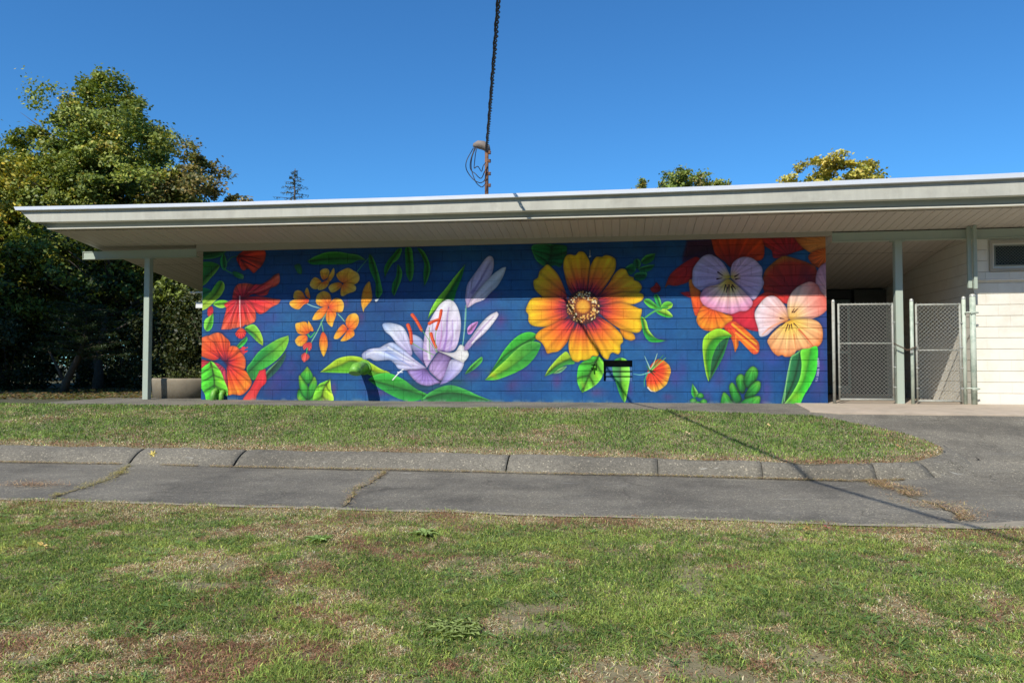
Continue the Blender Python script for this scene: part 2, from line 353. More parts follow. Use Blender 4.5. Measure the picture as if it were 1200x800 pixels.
# ---- kerb: moulded asphalt, in lengths parted by cracks
ker = empty('kerb', (0, 9.2, -0.6)); tag(ker, kind='structure')
def kerb_run(pts, name='kerb_segment'):
    """pts: list of (back xy, front xy) along the kerb"""
    vs = []; fs = []; K = 8
    for i, (bx, by, fx_, fy) in enumerate(pts):
        zb = float(strip_z(np.array([min(bx, tipx-0.05)]), np.array([by]))[0]) + 0.006 + 0.006*math.sin(bx*5)
        zf = float(A(fy)) - 0.01
        for k in range(K):
            t = k/(K-1)
            h = [1.0, 0.95, 0.87, 0.76, 0.61, 0.42, 0.20, 0.0][k]
            j = (random.random()-0.5)*0.020
            vs.append((bx+(fx_-bx)*t, by+(fy-by)*t+j, zf+(zb-zf)*h + j*0.5))
        if i:
            for k in range(K-1): a = (i-1)*K+k; fs.append((a, a+1, a+K+1, a+K))
    n = len(vs); # end caps
    lo = [(v[0], v[1], v[2]-0.0) for v in vs]
    fs.append(tuple(range(K))+()); fs.append(tuple(n-K+k for k in range(K))[::-1])
    mb = MB(); mb.add(vs, fs, True); mb.sm[-1] = mb.sm[-2] = False
    return mb.build(name, M['kerb'], ker, recalc=True)
def kerb_pt(x):
    if x < 2.6: return (x, float(strip_front(np.array([x]))[0])+0.02, x, 9.03-0.06*np.clip((x-.5)/2, 0, 1)+0.012*math.sin(x*1.7))
    T = [2.6, 3.1, 3.5, 3.8, 4.1, 4.3, 4.5]
    return tuple(float(np.interp(x, T, c)) for c in ([2.6,3.1,3.5,3.80,3.99,4.05,4.09], [9.11,9.24,9.49,9.74,9.95,10.12,10.32], [2.6,3.14,3.62,3.98,4.19,4.25,4.20], [8.97,9.06,9.19,9.42,9.66,9.88,10.2]))
breaks = [-60, -30, -18, -11, -6.52, -5.02, -1.42, 0.42, 1.62, 2.86, 3.45, 4.5]
for a, b in zip(breaks[:-1], breaks[1:]):
    n = max(3, int((b-a)/0.08)) if a > -12 else 30
    g = 0.004 if b > 0.3 else 0.014
    kerb_run([kerb_pt(a+g+(b-a-2*g)*i/n) for i in range(n+1)])
# ------------------------------------------------------------------ the mural: flat print painted into an image in memory
WX0, WX1, WZ0, WZ1 = -8.91, 3.835, -0.12, 3.16
TEX = 165.0
MW, MH = int((WX1-WX0)*TEX), int((WZ1-WZ0)*TEX)
CY, SY, CP, SP = math.cos(YAW), math.sin(YAW), math.cos(PITCH), math.sin(PITCH)
WALLY = 14.70
def wall_pt(px, py):
    """reading of the photograph -> texel on the wall plane (the artwork's own flat coordinates)"""
    px = np.asarray(px, float); py = np.asarray(py, float)
    a = (px-600)/867.; b = (400-py)/867.
    dx = -SY*CP + CY*a + SY*SP*b; dy = CY*CP + SY*a - CY*SP*b; dz = SP + CP*b
    t = WALLY/dy
    return (dx*t-WX0)*TEX, (0.69+dz*t-WZ0)*TEX
yyg, xxg = np.mgrid[0:MH, 0:MW]
def blurry(s, seed, o=4): return fbm(xxg[:, :]*1.0, yyg[:, :]*1.0, s, seed, o)
# background blues
n1 = blurry(260, 1, 5); n2 = blurry(60, 5, 4); n3 = blurry(14, 9, 3)
c1, c2, c3 = np.array([16,80,142.]), np.array([28,98,158.]), np.array([10,58,120.])
w = np.clip((n1-.5)*3+.5, 0, 1)[..., None]; IMG = c3*(1-w)+c2*w
w = np.clip((n2-.5)*2.4+.5, 0, 1)[..., None]; IMG = IMG*0.55 + (c1*(1-w)+np.array([36,100,150.])*w)*0.45
IMG = IMG*(0.93+0.14*n3[..., None])
PJ = 0
def bez(pts, closed=True, n=7):
    """Catmull-Rom through the points; a third value of 1 makes a sharp corner"""
    P = [np.array(p[:2], float) for p in pts]; C = [len(p) > 2 for p in pts]; m = len(P); out = []
    rng = range(m if closed else m-1)
    for i in rng:
        p1, p2 = P[i], P[(i+1) % m]
        p0 = P[(i-1) % m] if (closed or i > 0) else p1; p3 = P[(i+2) % m] if (closed or i+2 < m) else p2
        if C[i]: p0 = p1
        if C[(i+1) % m]: p3 = p2
        for k in range(n):
            t = k/n
            out.append(0.5*((2*p1)+(p2-p0)*t+(2*p0-5*p1+4*p2-p3)*t*t+(-p0+3*p1-3*p2+p3)*t**3))
    if not closed: out.append(P[-1])
    return np.array(out)
def to_tex(P):
    x, y = wall_pt(P[:, 0], P[:, 1]); return np.stack([x, y], 1)
def box_of(T, pad):
    x0 = max(0, int(T[:,0].min()-pad)); x1 = min(MW, int(T[:,0].max()+pad)+2)
    y0 = max(0, int(T[:,1].min()-pad)); y1 = min(MH, int(T[:,1].max()+pad)+2)
    return x0, x1, y0, y1
def seg_dist(X, Y, T, closed=True):
    Pa = T; Pb = np.roll(T, -1, 0) if closed else T[1:]
    if not closed: Pa = T[:-1]
    best = np.full(X.shape, 1e18); par = np.zeros(X.shape); side = np.zeros(X.shape); ins = np.zeros(X.shape, bool)
    n = len(Pa)
    for i in range(n):
        ax, ay = Pa[i]; bx, by = Pb[i]; dx, dy = bx-ax, by-ay; L2 = dx*dx+dy*dy+1e-9
        t = np.clip(((X-ax)*dx+(Y-ay)*dy)/L2, 0, 1)
        d = (X-ax-t*dx)**2+(Y-ay-t*dy)**2
        m = d < best; best = np.where(m, d, best)
        if closed:
            if ay != by: ins ^= ((ay > Y) != (by > Y)) & (X < (bx-ax)*(Y-ay)/(by-ay)+ax)
        else:
            par = np.where(m, (i+t)/n, par); side = np.where(m, np.sign(dx*(Y-ay)-dy*(X-ax)), side)
    return np.sqrt(best), ins, par, side
def put(x0, x1, y0, y1, col, al):
    al = al[..., None]; IMG[y0:y1, x0:x1] = IMG[y0:y1, x0:x1]*(1-al)+col*al
def mixc(a, b, t): t = np.clip(t, 0, 1)[..., None]; return np.asarray(a, float)*(1-t)+np.asarray(b, float)*t
def stops(t, st):
    t = np.clip(t, 0, 1); out = np.zeros(t.shape+(3,))
    xs = [s[0] for s in st]
    for c in range(3): out[..., c] = np.interp(t, xs, [s[1][c] for s in st])
    return out
def sstep(a, b, x): t = np.clip((x-a)/(b-a), 0, 1); return t*t*(3-2*t)
def petal(pts, base, st, streak=0.10, k=17, rim=None, rimw=5, edge=0.25, light=None, shadow=0.35, sharp=1.0, seed=None, al=1.0):
    """a painted petal: colour runs from its base outwards, fine streaks fan out from the base, darker towards the edge"""
    global PJ; PJ += 1; seed = PJ if seed is None else seed
    T = to_tex(bez(pts)); b = to_tex(np.array([base], float))[0]
    x0, x1, y0, y1 = box_of(T, 14); X, Y = xxg[y0:y1, x0:x1]+0.5, yyg[y0:y1, x0:x1]+0.5
    if X.size == 0: return
    d, ins, _, _ = seg_dist(X, Y, T); sd = np.where(ins, d, -d)
    if shadow: # soft painted ambient edge on the ground coat
        put(x0, x1, y0, y1, IMG[y0:y1, x0:x1]*np.array([.45,.42,.55]), shadow*np.clip(1+sd/11, 0, 1)**2)
    db = np.hypot(X-b[0], Y-b[1]); dmx = (db*ins).max()+1e-6; t = 0.85*db/dmx+0.15*db/(db+np.maximum(sd, 0)*1.25+1e-6)
    th = np.arctan2(Y-b[1], X-b[0])
    col = stops(t, st)
    s = np.sin(th*k+seed*1.7)+0.6*np.sin(th*k*2.3+seed*0.7)+0.5*(vnoise(th*14+50, t*3, 1.0, seed)-.5)*2
    col = col*(1+streak*s*sstep(0.02, 0.3, t)*(0.6+0.4*np.sin(t*3.0)))[..., None]
    if light is not None: # (dx,dy,colour,amount)
        ex = T.mean(0); R = max(np.ptp(T[:,0]), np.ptp(T[:,1]))*0.5
        q = ((X-ex[0])*light[0]+(Y-ex[1])*light[1])/R
        col = mixc(col, light[2], np.clip(q*light[3]+light[3]*0.3, 0, 1))
    if edge: col = col*(1-edge*np.exp(-np.maximum(sd, 0)/4.0))[..., None]
    if rim is not None: col = mixc(col, rim, np.exp(-((sd-rimw*0.6)/rimw)**2)*0.75)
    put(x0, x1, y0, y1, np.clip(col, 0, 255), al*np.clip(sd/sharp+0.5, 0, 1))
def leaf(pts, mid, ca, cb, tipc=None, veins=0, dark=0.35, rim=0.25, shadow=0.35, al=1.0, sharp=1.2):
    """painted leaf: two halves either side of the midrib, optional side veins"""
    global PJ; PJ += 1
    T = to_tex(bez(pts)); Mi = to_tex(bez(mid, False, 6))
    x0, x1, y0, y1 = box_of(T, 14); X, Y = xxg[y0:y1, x0:x1]+0.5, yyg[y0:y1, x0:x1]+0.5
    if X.size == 0: return
    d, ins, _, _ = seg_dist(X, Y, T); sd = np.where(ins, d, -d)
    dm, _, par, side = seg_dist(X, Y, Mi, False)
    if shadow: put(x0, x1, y0, y1, IMG[y0:y1, x0:x1]*np.array([.45,.42,.55]), shadow*np.clip(1+sd/11, 0, 1)**2)
    w = 0.5+0.5*np.clip(side*dm/3.5, -1, 1)
    col = mixc(ca, cb, w)
    W = np.maximum(dm+np.maximum(sd, 0), 1); q = dm/W
    col = col*(0.80+0.38*q)[..., None]
    if tipc is not None: col = mixc(col, tipc, sstep(0.25, 0.95, par)*0.8)
    col = col*(1-dark*np.exp(-(dm/3.2)**2)*(1-par*0.5))[..., None]
    if veins:
        s = (par*veins-q*0.55) % 1.0
        col = col*(1-0.40*np.exp(-((s-0.5)/0.10)**2)*(q > 0.02))[..., None]*(1+0.18*np.exp(-((s-0.85)/0.16)**2))[..., None]
    nz = vnoise(X, Y, 9, PJ); col = col*(0.93+0.14*nz)[..., None]
    if rim: col = mixc(col, (190,240,140), np.exp(-((sd-2.5)/2.2)**2)*rim*w)
    put(x0, x1, y0, y1, np.clip(col, 0, 255), al*np.clip(sd/sharp+0.5, 0, 1))
def stroke(pts, w0, w1, col, al=1.0, soft=1.0):
    """brush line, widths in photograph pixels"""
    T = to_tex(bez(pts, False, 6)); s = TEX/56.0
    x0, x1, y0, y1 = box_of(T, max(w0, w1)*s+4+soft*2); X, Y = xxg[y0:y1, x0:x1]+0.5, yyg[y0:y1, x0:x1]+0.5
    if X.size == 0: return
    d, _, par, _ = seg_dist(X, Y, T, False); hw = (w0+(w1-w0)*par)*s*0.5
    put(x0, x1, y0, y1, np.array(col, float), al*np.clip((hw-d)/soft+0.5, 0, 1))
def glow(cx, cy, rx, ry, col, al=0.5, rot=0):
    T = to_tex(np.array([(cx-rx*1.8, cy-ry*1.8), (cx+rx*1.8, cy+ry*1.8), (cx-rx*1.8, cy+ry*1.8), (cx+rx*1.8, cy-ry*1.8), (cx, cy-max(rx, ry)*1.8), (cx, cy+max(rx, ry)*1.8)], float))
    c = to_tex(np.array([(cx, cy)], float))[0]; s = TEX/56.0
    x0, x1, y0, y1 = box_of(T, 4); X, Y = xxg[y0:y1, x0:x1]-c[0], yyg[y0:y1, x0:x1]-c[1]
    if X.size == 0: return
    ca, sa = math.cos(rot), math.sin(rot); u = (X*ca+Y*sa)/(rx*s); v = (-X*sa+Y*ca)/(ry*s)
    nz = vnoise(X+c[0], Y+c[1], 16, 3)
    put(x0, x1, y0, y1, np.array(col, float), 0.58*al*np.exp(-(u*u+v*v)*1.3)*(0.75+0.5*nz))
PUR, MAG, VIO = (92,58,140), (150,44,104), (96,84,190)
for g in [(300,386,16,14,PUR,.75),(318,372,14,10,PUR,.6),(325,440,14,26,PUR,.9,.5),(316,456,12,12,MAG,.45),(340,430,10,22,PUR,.6,.4),(262,385,14,20,PUR,.6),
          (302,412,9,10,PUR,.7),(391,455,4,9,MAG,.75),(386,404,4,10,MAG,.55),(423,372,5,9,MAG,.6),(405,355,4,6,MAG,.5),(404,380,16,6,MAG,.3),(446,460,22,5,MAG,.6),
          (432,447,10,5,PUR,.7),(508,463,14,5,PUR,.8),(553,440,14,7,MAG,.55,.4),(565,352,16,12,PUR,.75,.3),(575,345,20,6,MAG,.4),(560,400,12,9,MAG,.45,.5),(583,378,10,14,PUR,.8,.3),(588,372,7,9,MAG,.4,.4),
          (600,452,9,8,MAG,.65,.6),(615,440,16,12,PUR,.75,.6),(652,448,6,9,MAG,.7),(655,440,14,9,PUR,.6),(700,460,10,6,MAG,.6),(738,455,4,12,PUR,.8),(745,394,14,9,PUR,.7),(770,400,9,6,PUR,.8),
          (640,412,10,10,PUR,.7),(745,352,9,7,VIO,.8),(772,352,8,9,MAG,.3),(790,442,8,13,PUR,.95),(782,465,8,5,MAG,.5),(800,430,6,18,PUR,.6),(828,465,6,9,MAG,.45,.3),(852,410,10,34,PUR,.9,-.4),(843,445,7,9,MAG,.35),
          (898,455,7,22,PUR,.9),(893,470,5,8,MAG,.4),(905,420,14,12,VIO,.55),(892,415,8,8,PUR,.6),(960,425,10,34,PUR,.95),(955,458,10,12,MAG,.35),(905,405,8,16,PUR,.5),(965,375,6,14,PUR,.7),
          (330,352,14,10,VIO,.35),(420,395,14,14,VIO,.25),(470,340,22,14,VIO,.2),(700,430,10,10,PUR,.5),(830,452,14,10,VIO,.3),(770,410,16,8,MAG,.2)]:
    glow(*g)
DG, MG, LG, YG = (18,92,48), (48,150,62), (120,196,48), (196,214,44)
# --- top left foliage
leaf([(236,292,1),(264,292),(260,299),(250,303),(236,304,1)], [(262,294),(236,299)], (16,84,50), (22,100,56))
leaf([(236,307,1),(248,307),(257,311),(254,318),(247,326),(242,332),(236,336,1)], [(256,311),(246,320),(237,330)], (44,120,40), (84,140,34))
leaf([(262,296,1),(265,303),(266,311),(263,317),(259,312),(258,304)], [(262,296),(262,306),(263,316)], (36,150,80), (26,110,66))
stroke([(263,315),(267,318),(274,321)], 1.6, 1.2, (60,150,80)); stroke([(266,308),(271,302),(278,300)], 1.0, .8, (60,140,80))
petal([(273,318),(279,319),(285,322),(285,327),(279,326),(274,323)], (273,320), [(0,(24,110,60)),(.7,(60,150,70)),(1,(130,180,120))])
leaf([(236,337,1),(243,338),(247,341),(243,347),(236,352,1)], [(247,341),(236,345)], (30,130,70), (50,150,70))
leaf([(257,329),(262,331),(263,338),(259,346),(251,354),(243,361),(236,364,1),(236,352,1),(246,343),(252,334)], [(260,331),(252,345),(237,358)], (90,170,40), (150,196,40), tipc=(178,214,60))
leaf([(250,356),(256,352),(264,352),(269,355),(266,359),(259,361),(253,359)], [(268,355),(252,357)], (110,200,40), (150,214,60))
# --- hanging red hibiscus
R1, R2, R3 = (236,52,58), (246,92,60), (176,26,52)
RS = [(0,(90,14,50)),(.12,(180,30,54)),(.5,R1),(.85,R2),(1,(250,120,90))]
RT = [(0,(80,10,30)),(.2,(170,30,30)),(.6,(214,60,34)),(1,(200,64,40))]
petal([(277,303),(281,297),(289,293),(309,293),(311,302),(307,311),(302,316),(297,320),(291,315),(285,317),(281,312)], (280,300), RT, streak=.2, k=9)
stroke([(281,300),(292,301),(306,304)], 2.2, .6, (70,10,30), .75); stroke([(283,305),(292,309),(303,315)], 2.6, .6, (60,10,30), .75)
petal([(273,352),(274,340),(279,333),(290,332),(298,335),(294,345),(284,352)], (284,351), RS, streak=.16, k=13)
petal([(287,346),(296,334),(306,333),(315,328),(322,322),(327,320,1),(328,329),(324,335),(317,338),(313,345),(306,347),(297,345)], (284,350), RS, streak=.2, k=22)
stroke([(291,342),(305,340),(318,332),(326,323)], .8, .6, (240,130,90), .7); stroke([(296,344),(308,343),(320,334)], 1.2, .5, (90,20,40), .7)
petal([(284,350),(298,347),(315,349),(329,351,1),(326,356),(318,360),(312,365),(305,368),(300,365),(296,358),(289,354)], (284,350), RS, streak=.12, k=19)
stroke([(300,351),(313,354),(322,358)], 1.0, .6, (190,40,70), .8)
petal([(276,350),(281,350),(279,365),(275,378),(272,385),(266,386),(259,386,1),(262,374),(265,362),(263,356)], (281,350), RS, streak=.16, k=21)
petal([(284,350),(292,354),(298,361),(300,370),(299,376),(295,379),(289,381),(285,377),(282,365)], (283,350), RS, streak=.14, k=19)
petal([(279,350),(285,351),(287,365),(288,378),(284,383),(278,384),(272,384),(273,372),(276,360)], (282,349), RS, streak=.16, k=25)
glow(283,353,4,6,(70,20,50),.85)
stroke([(281,347),(281,366),(282,388)], 1.4, 1.0, (255,196,190)); stroke([(277,354),(268,378)], .5, .5, (250,140,130), .8); stroke([(288,356),(295,376)], .5, .5, (250,150,140), .7)
petal([(276,390),(282,384),(288,388),(287,394),(282,397),(277,394)], (282,386), [(0,(250,90,40)),(.5,(250,70,60)),(1,(220,50,60))], streak=.2)
petal([(244,361),(248,359),(250,363),(249,369),(246,373),(243,368)], (246,360), [(0,(180,20,40)),(.5,(236,50,60)),(1,(250,110,100))])
leaf([(240,375),(245,371),(250,367,1),(250,378),(247,386),(242,388),(239,383)], [(249,368),(245,378),(241,387)], (130,220,70), (70,170,40))
leaf([(287,384),(297,380),(304,387),(308,397),(308,405,1),(302,401),(295,394),(290,389)], [(288,385),(299,392),(308,404)], (40,140,70), (120,200,60), tipc=(190,220,40))
leaf([(276,408),(281,401),(289,394,1),(290,398),(286,404),(280,408)], [(277,408),(289,395)], (60,190,70), (40,140,60))
for q in [((281,410),(290,407)),((283,414),(289,412)),((281,412),(290,411)),((284,407),(286,415)),((286,407),(285,414))]: stroke(list(q), 2.2, 1.2, (236,60,74))
# --- large leaves beside it
leaf([(311,437),(316,431),(326,422),(335,412,1),(334,420),(327,432),(317,442),(311,445)], [(311,442),(334,413)], (36,84,72), (60,120,90), rim=.4)
leaf([(289,431),(294,424),(303,412),(314,404),(326,397),(338,393,1),(338,400),(334,410),(326,420),(316,428),(305,435),(298,445),(291,440)], [(291,436),(308,420),(324,408),(338,394)], (60,170,60), (34,150,62), tipc=(150,210,50), dark=.25)
glow(294,440,9,10,(28,70,60),.8)
# --- lower left hibiscus
RB = [(0,(96,24,60)),(.16,(190,40,70)),(.45,(236,62,46)),(.8,(248,100,46)),(1,(250,120,70))]
petal([(235,396,1),(245,393),(251,398),(256,408),(258,418),(250,422),(235,417,1)], (265,424), RB, k=17, streak=.12)
petal([(244,395),(252,390),(260,391),(264,398),(266,412),(264,423),(257,416),(252,402)], (265,424), RB, k=17, streak=.14, shadow=.5)
petal([(259,391),(264,395),(269,400),(270,410),(267,420),(264,423),(262,402)], (265,424), RB, k=17, streak=.14, shadow=.5)
petal([(269,406),(277,406),(281,412),(275,418),(268,423),(267,414)], (265,424), RB, k=17, streak=.12, shadow=.5)
petal([(280,412),(286,417),(288,425),(286,433),(278,432),(267,428),(267,422),(275,417)], (265,424), RB, k=17, streak=.12, shadow=.5)
petal([(235,421,1),(246,423),(256,426),(264,433),(267,445),(267,458),(261,450),(254,438),(246,431),(235,432,1)], (264,425), [(0,(90,20,70)),(.4,(200,60,90)),(1,(230,60,70))], k=15, streak=.14, shadow=.5)
petal([(266,429),(275,430),(286,433),(292,441),(295,449),(291,456),(286,461),(281,463),(273,462),(267,462),(267,448)], (265,426), [(0,(96,24,60)),(.2,(214,44,60)),(.55,(248,84,36)),(.85,(252,140,40)),(1,(250,110,50))], k=19, streak=.16, shadow=.5)
for a in [(-40,-26),(-24,-28),(-4,-26),(14,-20),(24,-6),(20,14),(6,20),(-26,-14)]: stroke([(265,424),(265+a[0]*.45,424+a[1]*.45)], 2.0, .4, (96,20,60), .6)
glow(265,425,5,4,(60,10,50),.8)
petal([(304,434,1),(311,432,1),(312,447),(306,454),(301,463),(298,470),(284,470),(293,456),(299,445)], (308,434), [(0,(244,60,70)),(.5,(240,50,60)),(1,(250,96,80))], streak=.05, k=7)
leaf([(243,426),(248,423),(254,429),(259,436),(263,446),(267,456),(266,464),(260,461),(258,470),(243,470),(240,462),(236,455,1),(236,432,1)], [(247,425),(251,445),(251,470)], (80,200,50), (110,210,50), veins=4, dark=.6)
glow(258,446,3,3,YG,.7); glow(247,430,3,3,YG,.5)
# --- upper green leaf, buds, stems
leaf([(360,306,1),(368,301),(381,296),(395,295),(408,297),(420,299),(429,305,1),(420,305),(410,309),(395,310),(380,310),(366,310)], [(361,306),(395,303),(428,304)], (30,120,50), (44,136,40), tipc=(50,120,60))
stroke([(418,319),(426,309),(434,300)], 1.0, .8, (80,160,110), .9)
petal([(345,311),(351,309),(354,316),(353,321),(349,320),(346,315)], (349,309), [(0,(24,90,60)),(1,(60,140,70))], shadow=.2)
YO = [(0,(190,70,40)),(.2,(250,120,40)),(.55,(253,176,44)),(.9,(255,206,84)),(1,(255,222,130))]
YR = [(0,(220,60,50)),(.35,(252,120,40)),(.8,(255,180,50)),(1,(255,206,90))]
def yflower(ps, base, st=YO):
    for p in ps: petal(p, base, st, streak=.07, k=9, shadow=.3, edge=.12)
yflower([[(375,318),(379,315),(384,315),(386,319),(384,325),(379,328),(376,324)],[(383,329),(387,320),(391,314),(392,321),(389,327),(385,331)],[(363,333),(366,327),(370,325),(376,329),(377,335),(370,339),(365,337)],[(372,338),(376,332),(384,328),(385,333),(381,338),(375,340)]], (380,329))
yflower([[(394,322),(400,317),(408,314),(414,317),(420,321),(421,328),(416,333),(407,333),(399,330)],[(385,336),(390,332),(398,331),(401,334),(396,340),(389,343),(386,340)],[(399,345),(400,336),(405,331),(412,332),(417,336),(416,341),(408,344),(402,347)]], (401,333))
stroke([(360,356),(367,359),(375,361)], 1.2, 1.0, (150,200,190)); 
yflower([[(344,349),(345,342),(350,340),(355,343),(358,351),(350,352)],[(357,342),(360,337),(363,345),(363,350),(359,347)],[(339,355),(342,352),(350,350),(361,350),(361,355),(356,357),(351,362),(346,362),(341,359)]], (360,351), YR)
stroke([(386,362),(379,373),(372,388),(364,402)], 1.4, 1.4, (130,190,150)); stroke([(376,377),(378,384),(379,391)], 1.2, 1.0, (110,190,120)); stroke([(396,368),(400,372),(404,377)], 1.2, 1.0, (140,200,160)); stroke([(361,392),(364,395),(369,389)], 2.2, 1.2, (60,180,90))
yflower([[(370,352),(372,345),(379,341),(386,344),(388,350),(388,355),(383,360),(376,359),(371,356)],[(366,374),(370,366),(376,361),(384,359),(383,365),(377,373),(370,375)],[(382,369),(385,361),(390,360),(394,368),(391,377),(389,383),(384,379),(382,374)],[(385,358),(389,352),(394,349),(400,351),(403,357),(401,365),(395,366),(388,363)]], (386,360), YR)
yflower([[(405,376),(409,369),(416,367),(420,371),(420,379),(414,387),(407,384)],[(391,396),(395,387),(402,380),(407,386),(402,392),(396,397)],[(399,399),(404,392),(408,386),(414,387),(415,393),(408,398),(402,400)]], (407,386), YR)
petal([(423,353),(425,341),(429,333),(433,330),(435,338),(436,350),(431,357),(427,362),(426,366),(424,360)], (430,345), [(0,(252,150,30)),(.6,(250,170,40)),(1,(255,214,110))], streak=.05)
yflower([[(346,380),(350,378),(358,377),(364,386),(360,391),(354,392),(348,389)],[(361,376),(366,383),(367,388),(362,386)],[(346,398),(351,393),(359,393),(360,399),(355,405),(349,405),(346,401)]], (361,392), YR)
petal([(374,402),(376,392),(379,389),(383,395),(384,405),(381,415),(379,418,1),(376,412)], (379,390), [(0,(250,80,60)),(.4,(252,130,40)),(.8,(255,186,50)),(1,(255,210,80))], streak=.06)
for p in [[(355,404),(361,401),(365,402),(365,408),(362,411),(359,408),(356,410)],[(354,415),(358,413),(362,416),(362,420),(356,424),(353,419)]]: petal(p, (361,402), [(0,(220,50,60)),(1,(250,100,90))], streak=.2)
stroke([(360,408),(359,414)], 1.4, 1.2, (70,180,90))
# --- green sprouts at the foot of the wall
for p, a in [([(349,468),(349,457),(352,456),(356,461),(360,470)],(350,468)),([(360,470),(362,462),(368,458),(372,459),(372,470)],(370,468)),([(350,441),(353,440),(358,446),(362,456),(361,467),(355,464),(351,455)],(351,441)),([(368,441),(371,446),(371,456),(367,464),(361,468),(361,456),(364,447)],(369,441)),([(360,429,1),(366,438),(366,445),(361,450),(356,446),(352,439),(356,434)],(360,430))]:
    petal(p, a, [(0,(170,214,60)),(.45,(80,190,60)),(1,(24,120,50))], streak=.06, k=9, shadow=.4, edge=.4)
leaf([(387,444,1),(388,456),(390,470),(368,470),(369,458),(374,450),(380,447)], [(386,445),(379,456),(377,470)], (120,200,50), (170,216,50), veins=2, dark=.5)
# --- hanging shade leaves at the top
for pts, mid in [([(433,298),(438,304),(443,318),(447,335),(448,343),(443,350,1),(440,345),(440,332),(434,318),(432,308)], [(434,299),(441,325),(443,350)]),
                 ([(466,292),(471,292),(467,303),(460,309),(455,317),(451,325,1),(450,315),(454,306),(460,299)], [(468,293),(457,309),(451,324)]),
                 ([(475,291),(482,291),(484,304),(485,315),(483,327),(480,330,1),(476,321),(475,305)], [(478,291),(480,310),(480,329)]),
                 ([(489,291),(496,294),(502,305),(504,316),(501,328),(497,335,1),(496,322),(497,310),(494,300)], [(491,292),(501,312),(497,334)]),
                 ([(466,310),(471,318),(470,328),(466,338),(462,347,1),(459,342),(460,332),(464,324)], [(467,311),(466,328),(461,346)])]:
    leaf(pts, mid, (30,116,40), (54,140,50), rim=.1)
petal([(439,351,1),(444,350),(442,353),(440,354)], (440,351), [(0,(230,240,250)),(1,(200,220,240))])
# --- lily
leaf([(501,374,1),(505,362),(512,350),(522,338),(532,325),(545,310,1),(541,325),(535,340),(531,352),(522,354),(512,362)], [(502,372),(518,354),(532,333),(544,312)], (22,120,40), (130,206,50), rim=.1)
leaf([(375,436,1),(386,427),(396,420),(410,417),(424,419),(436,426),(446,432),(457,437),(452,442),(438,441),(425,437),(404,437)], [(376,436),(396,429),(415,423),(440,436),(456,438)], (96,176,40), (170,206,40), dark=.2)
leaf([(431,445,1),(440,439),(455,437),(472,444),(487,455),(503,464),(484,470),(470,468),(455,461),(442,453)], [(432,445),(460,452),(500,464)], (40,150,60), (60,180,60), dark=.3, rim=.1)
leaf([(498,464),(512,455),(528,451),(545,456),(560,463),(578,470,1),(500,471)], [(500,466),(530,460),(577,470)], (40,120,60), (60,170,70), dark=.3, rim=.1)
leaf([(545,438),(550,430),(556,424),(564,418),(565,423),(559,430),(552,435)], [(546,437),(564,420)], (50,130,70), (70,180,60), tipc=(90,200,70))
glow(497,452,30,9,(30,60,50),.85); glow(535,448,14,8,(34,80,64),.7)
WH, LV, VI = (238,236,246), (196,180,226), (150,130,200)
LS = [(0,(136,112,176)),(.25,(190,170,222)),(.6,(222,214,240)),(.9,(240,240,250)),(1,(226,228,246))]
leaf([(548,384),(553,379),(560,377),(557,384),(552,391),(548,391)], [(549,388),(559,378)], (200,130,200), (214,150,214), rim=0)
petal([(482,392),(490,394),(496,400),(498,412),(500,429),(492,421),(484,411),(480,400)], (499,429), [(0,(60,44,90)),(.3,(120,104,176)),(.8,(176,186,226)),(1,(196,204,236))], streak=.05, k=7)
petal([(448,380),(455,378),(466,380),(473,384),(478,393),(481,403),(483,415),(477,417),(468,408),(461,398),(457,393),(451,388)], (484,418), [(0,(176,160,216)),(.4,(206,200,236)),(.75,(226,232,250)),(1,(160,186,230))], streak=.06, k=15)
petal([(424,415),(430,410),(437,408),(445,407),(452,403),(460,401),(467,405),(476,412),(486,421),(500,431,1),(490,434),(477,434),(467,432),(463,427),(457,422),(450,422),(440,423),(433,420),(426,421)], (499,431), [(0,(190,176,226)),(.35,(214,208,240)),(.6,(180,196,236)),(.85,(214,216,244)),(1,(176,182,226))], streak=.10, k=21)
stroke([(455,407),(472,417),(488,427)], 2.4, .8, (240,244,252), .8, 4); stroke([(452,412),(468,421),(482,430)], 2.2, .8, (130,150,216), .6, 4); stroke([(430,415),(440,412),(452,410)], 2, 1, (238,240,250), .7, 4)
petal([(500,431,1),(496,420),(496,404),(498,390),(503,377),(509,366),(516,356),(524,351),(531,353),(536,360),(539,370),(540,382),(538,396),(535,406),(530,411),(521,413),(513,412),(507,420)], (511,416), [(0,(170,140,196)),(.3,(206,180,226)),(.65,(232,220,242)),(1,(240,242,250))], streak=.05, k=13, edge=.15)
for q in [([(519,413),(523,395),(524,372),(526,360)],3.0,(150,110,190),.7),([(526,411),(530,394),(530,375)],2.6,(170,140,210),.6),([(514,411),(517,395),(517,375)],2.0,(196,120,190),.6),([(532,408),(536,390),(536,372)],1.5,(200,180,226),.6),([(503,420),(501,400),(506,380)],3.4,(248,250,252),.75),([(522,357),(513,368),(508,384)],3,(250,250,254),.8),([(533,380),(532,398)],2.4,(236,240,252),.8)]: stroke(q[0], q[1], .6, q[2], q[3], 4)
petal([(477,434),(487,433),(499,432),(504,438),(511,444),(517,448),(510,450),(502,452),(492,450),(484,444)], (499,434), [(0,(110,90,150)),(.4,(160,130,206)),(.8,(186,160,226)),(1,(120,96,150))], streak=.05, edge=.4)
petal([(502,432),(508,420),(515,412),(523,414),(529,420),(527,430),(523,439),(517,446),(509,441)], (500,452), [(0,(150,120,190)),(.3,(196,170,220)),(.6,(186,156,214)),(1,(110,90,140))], streak=.05, edge=.45)
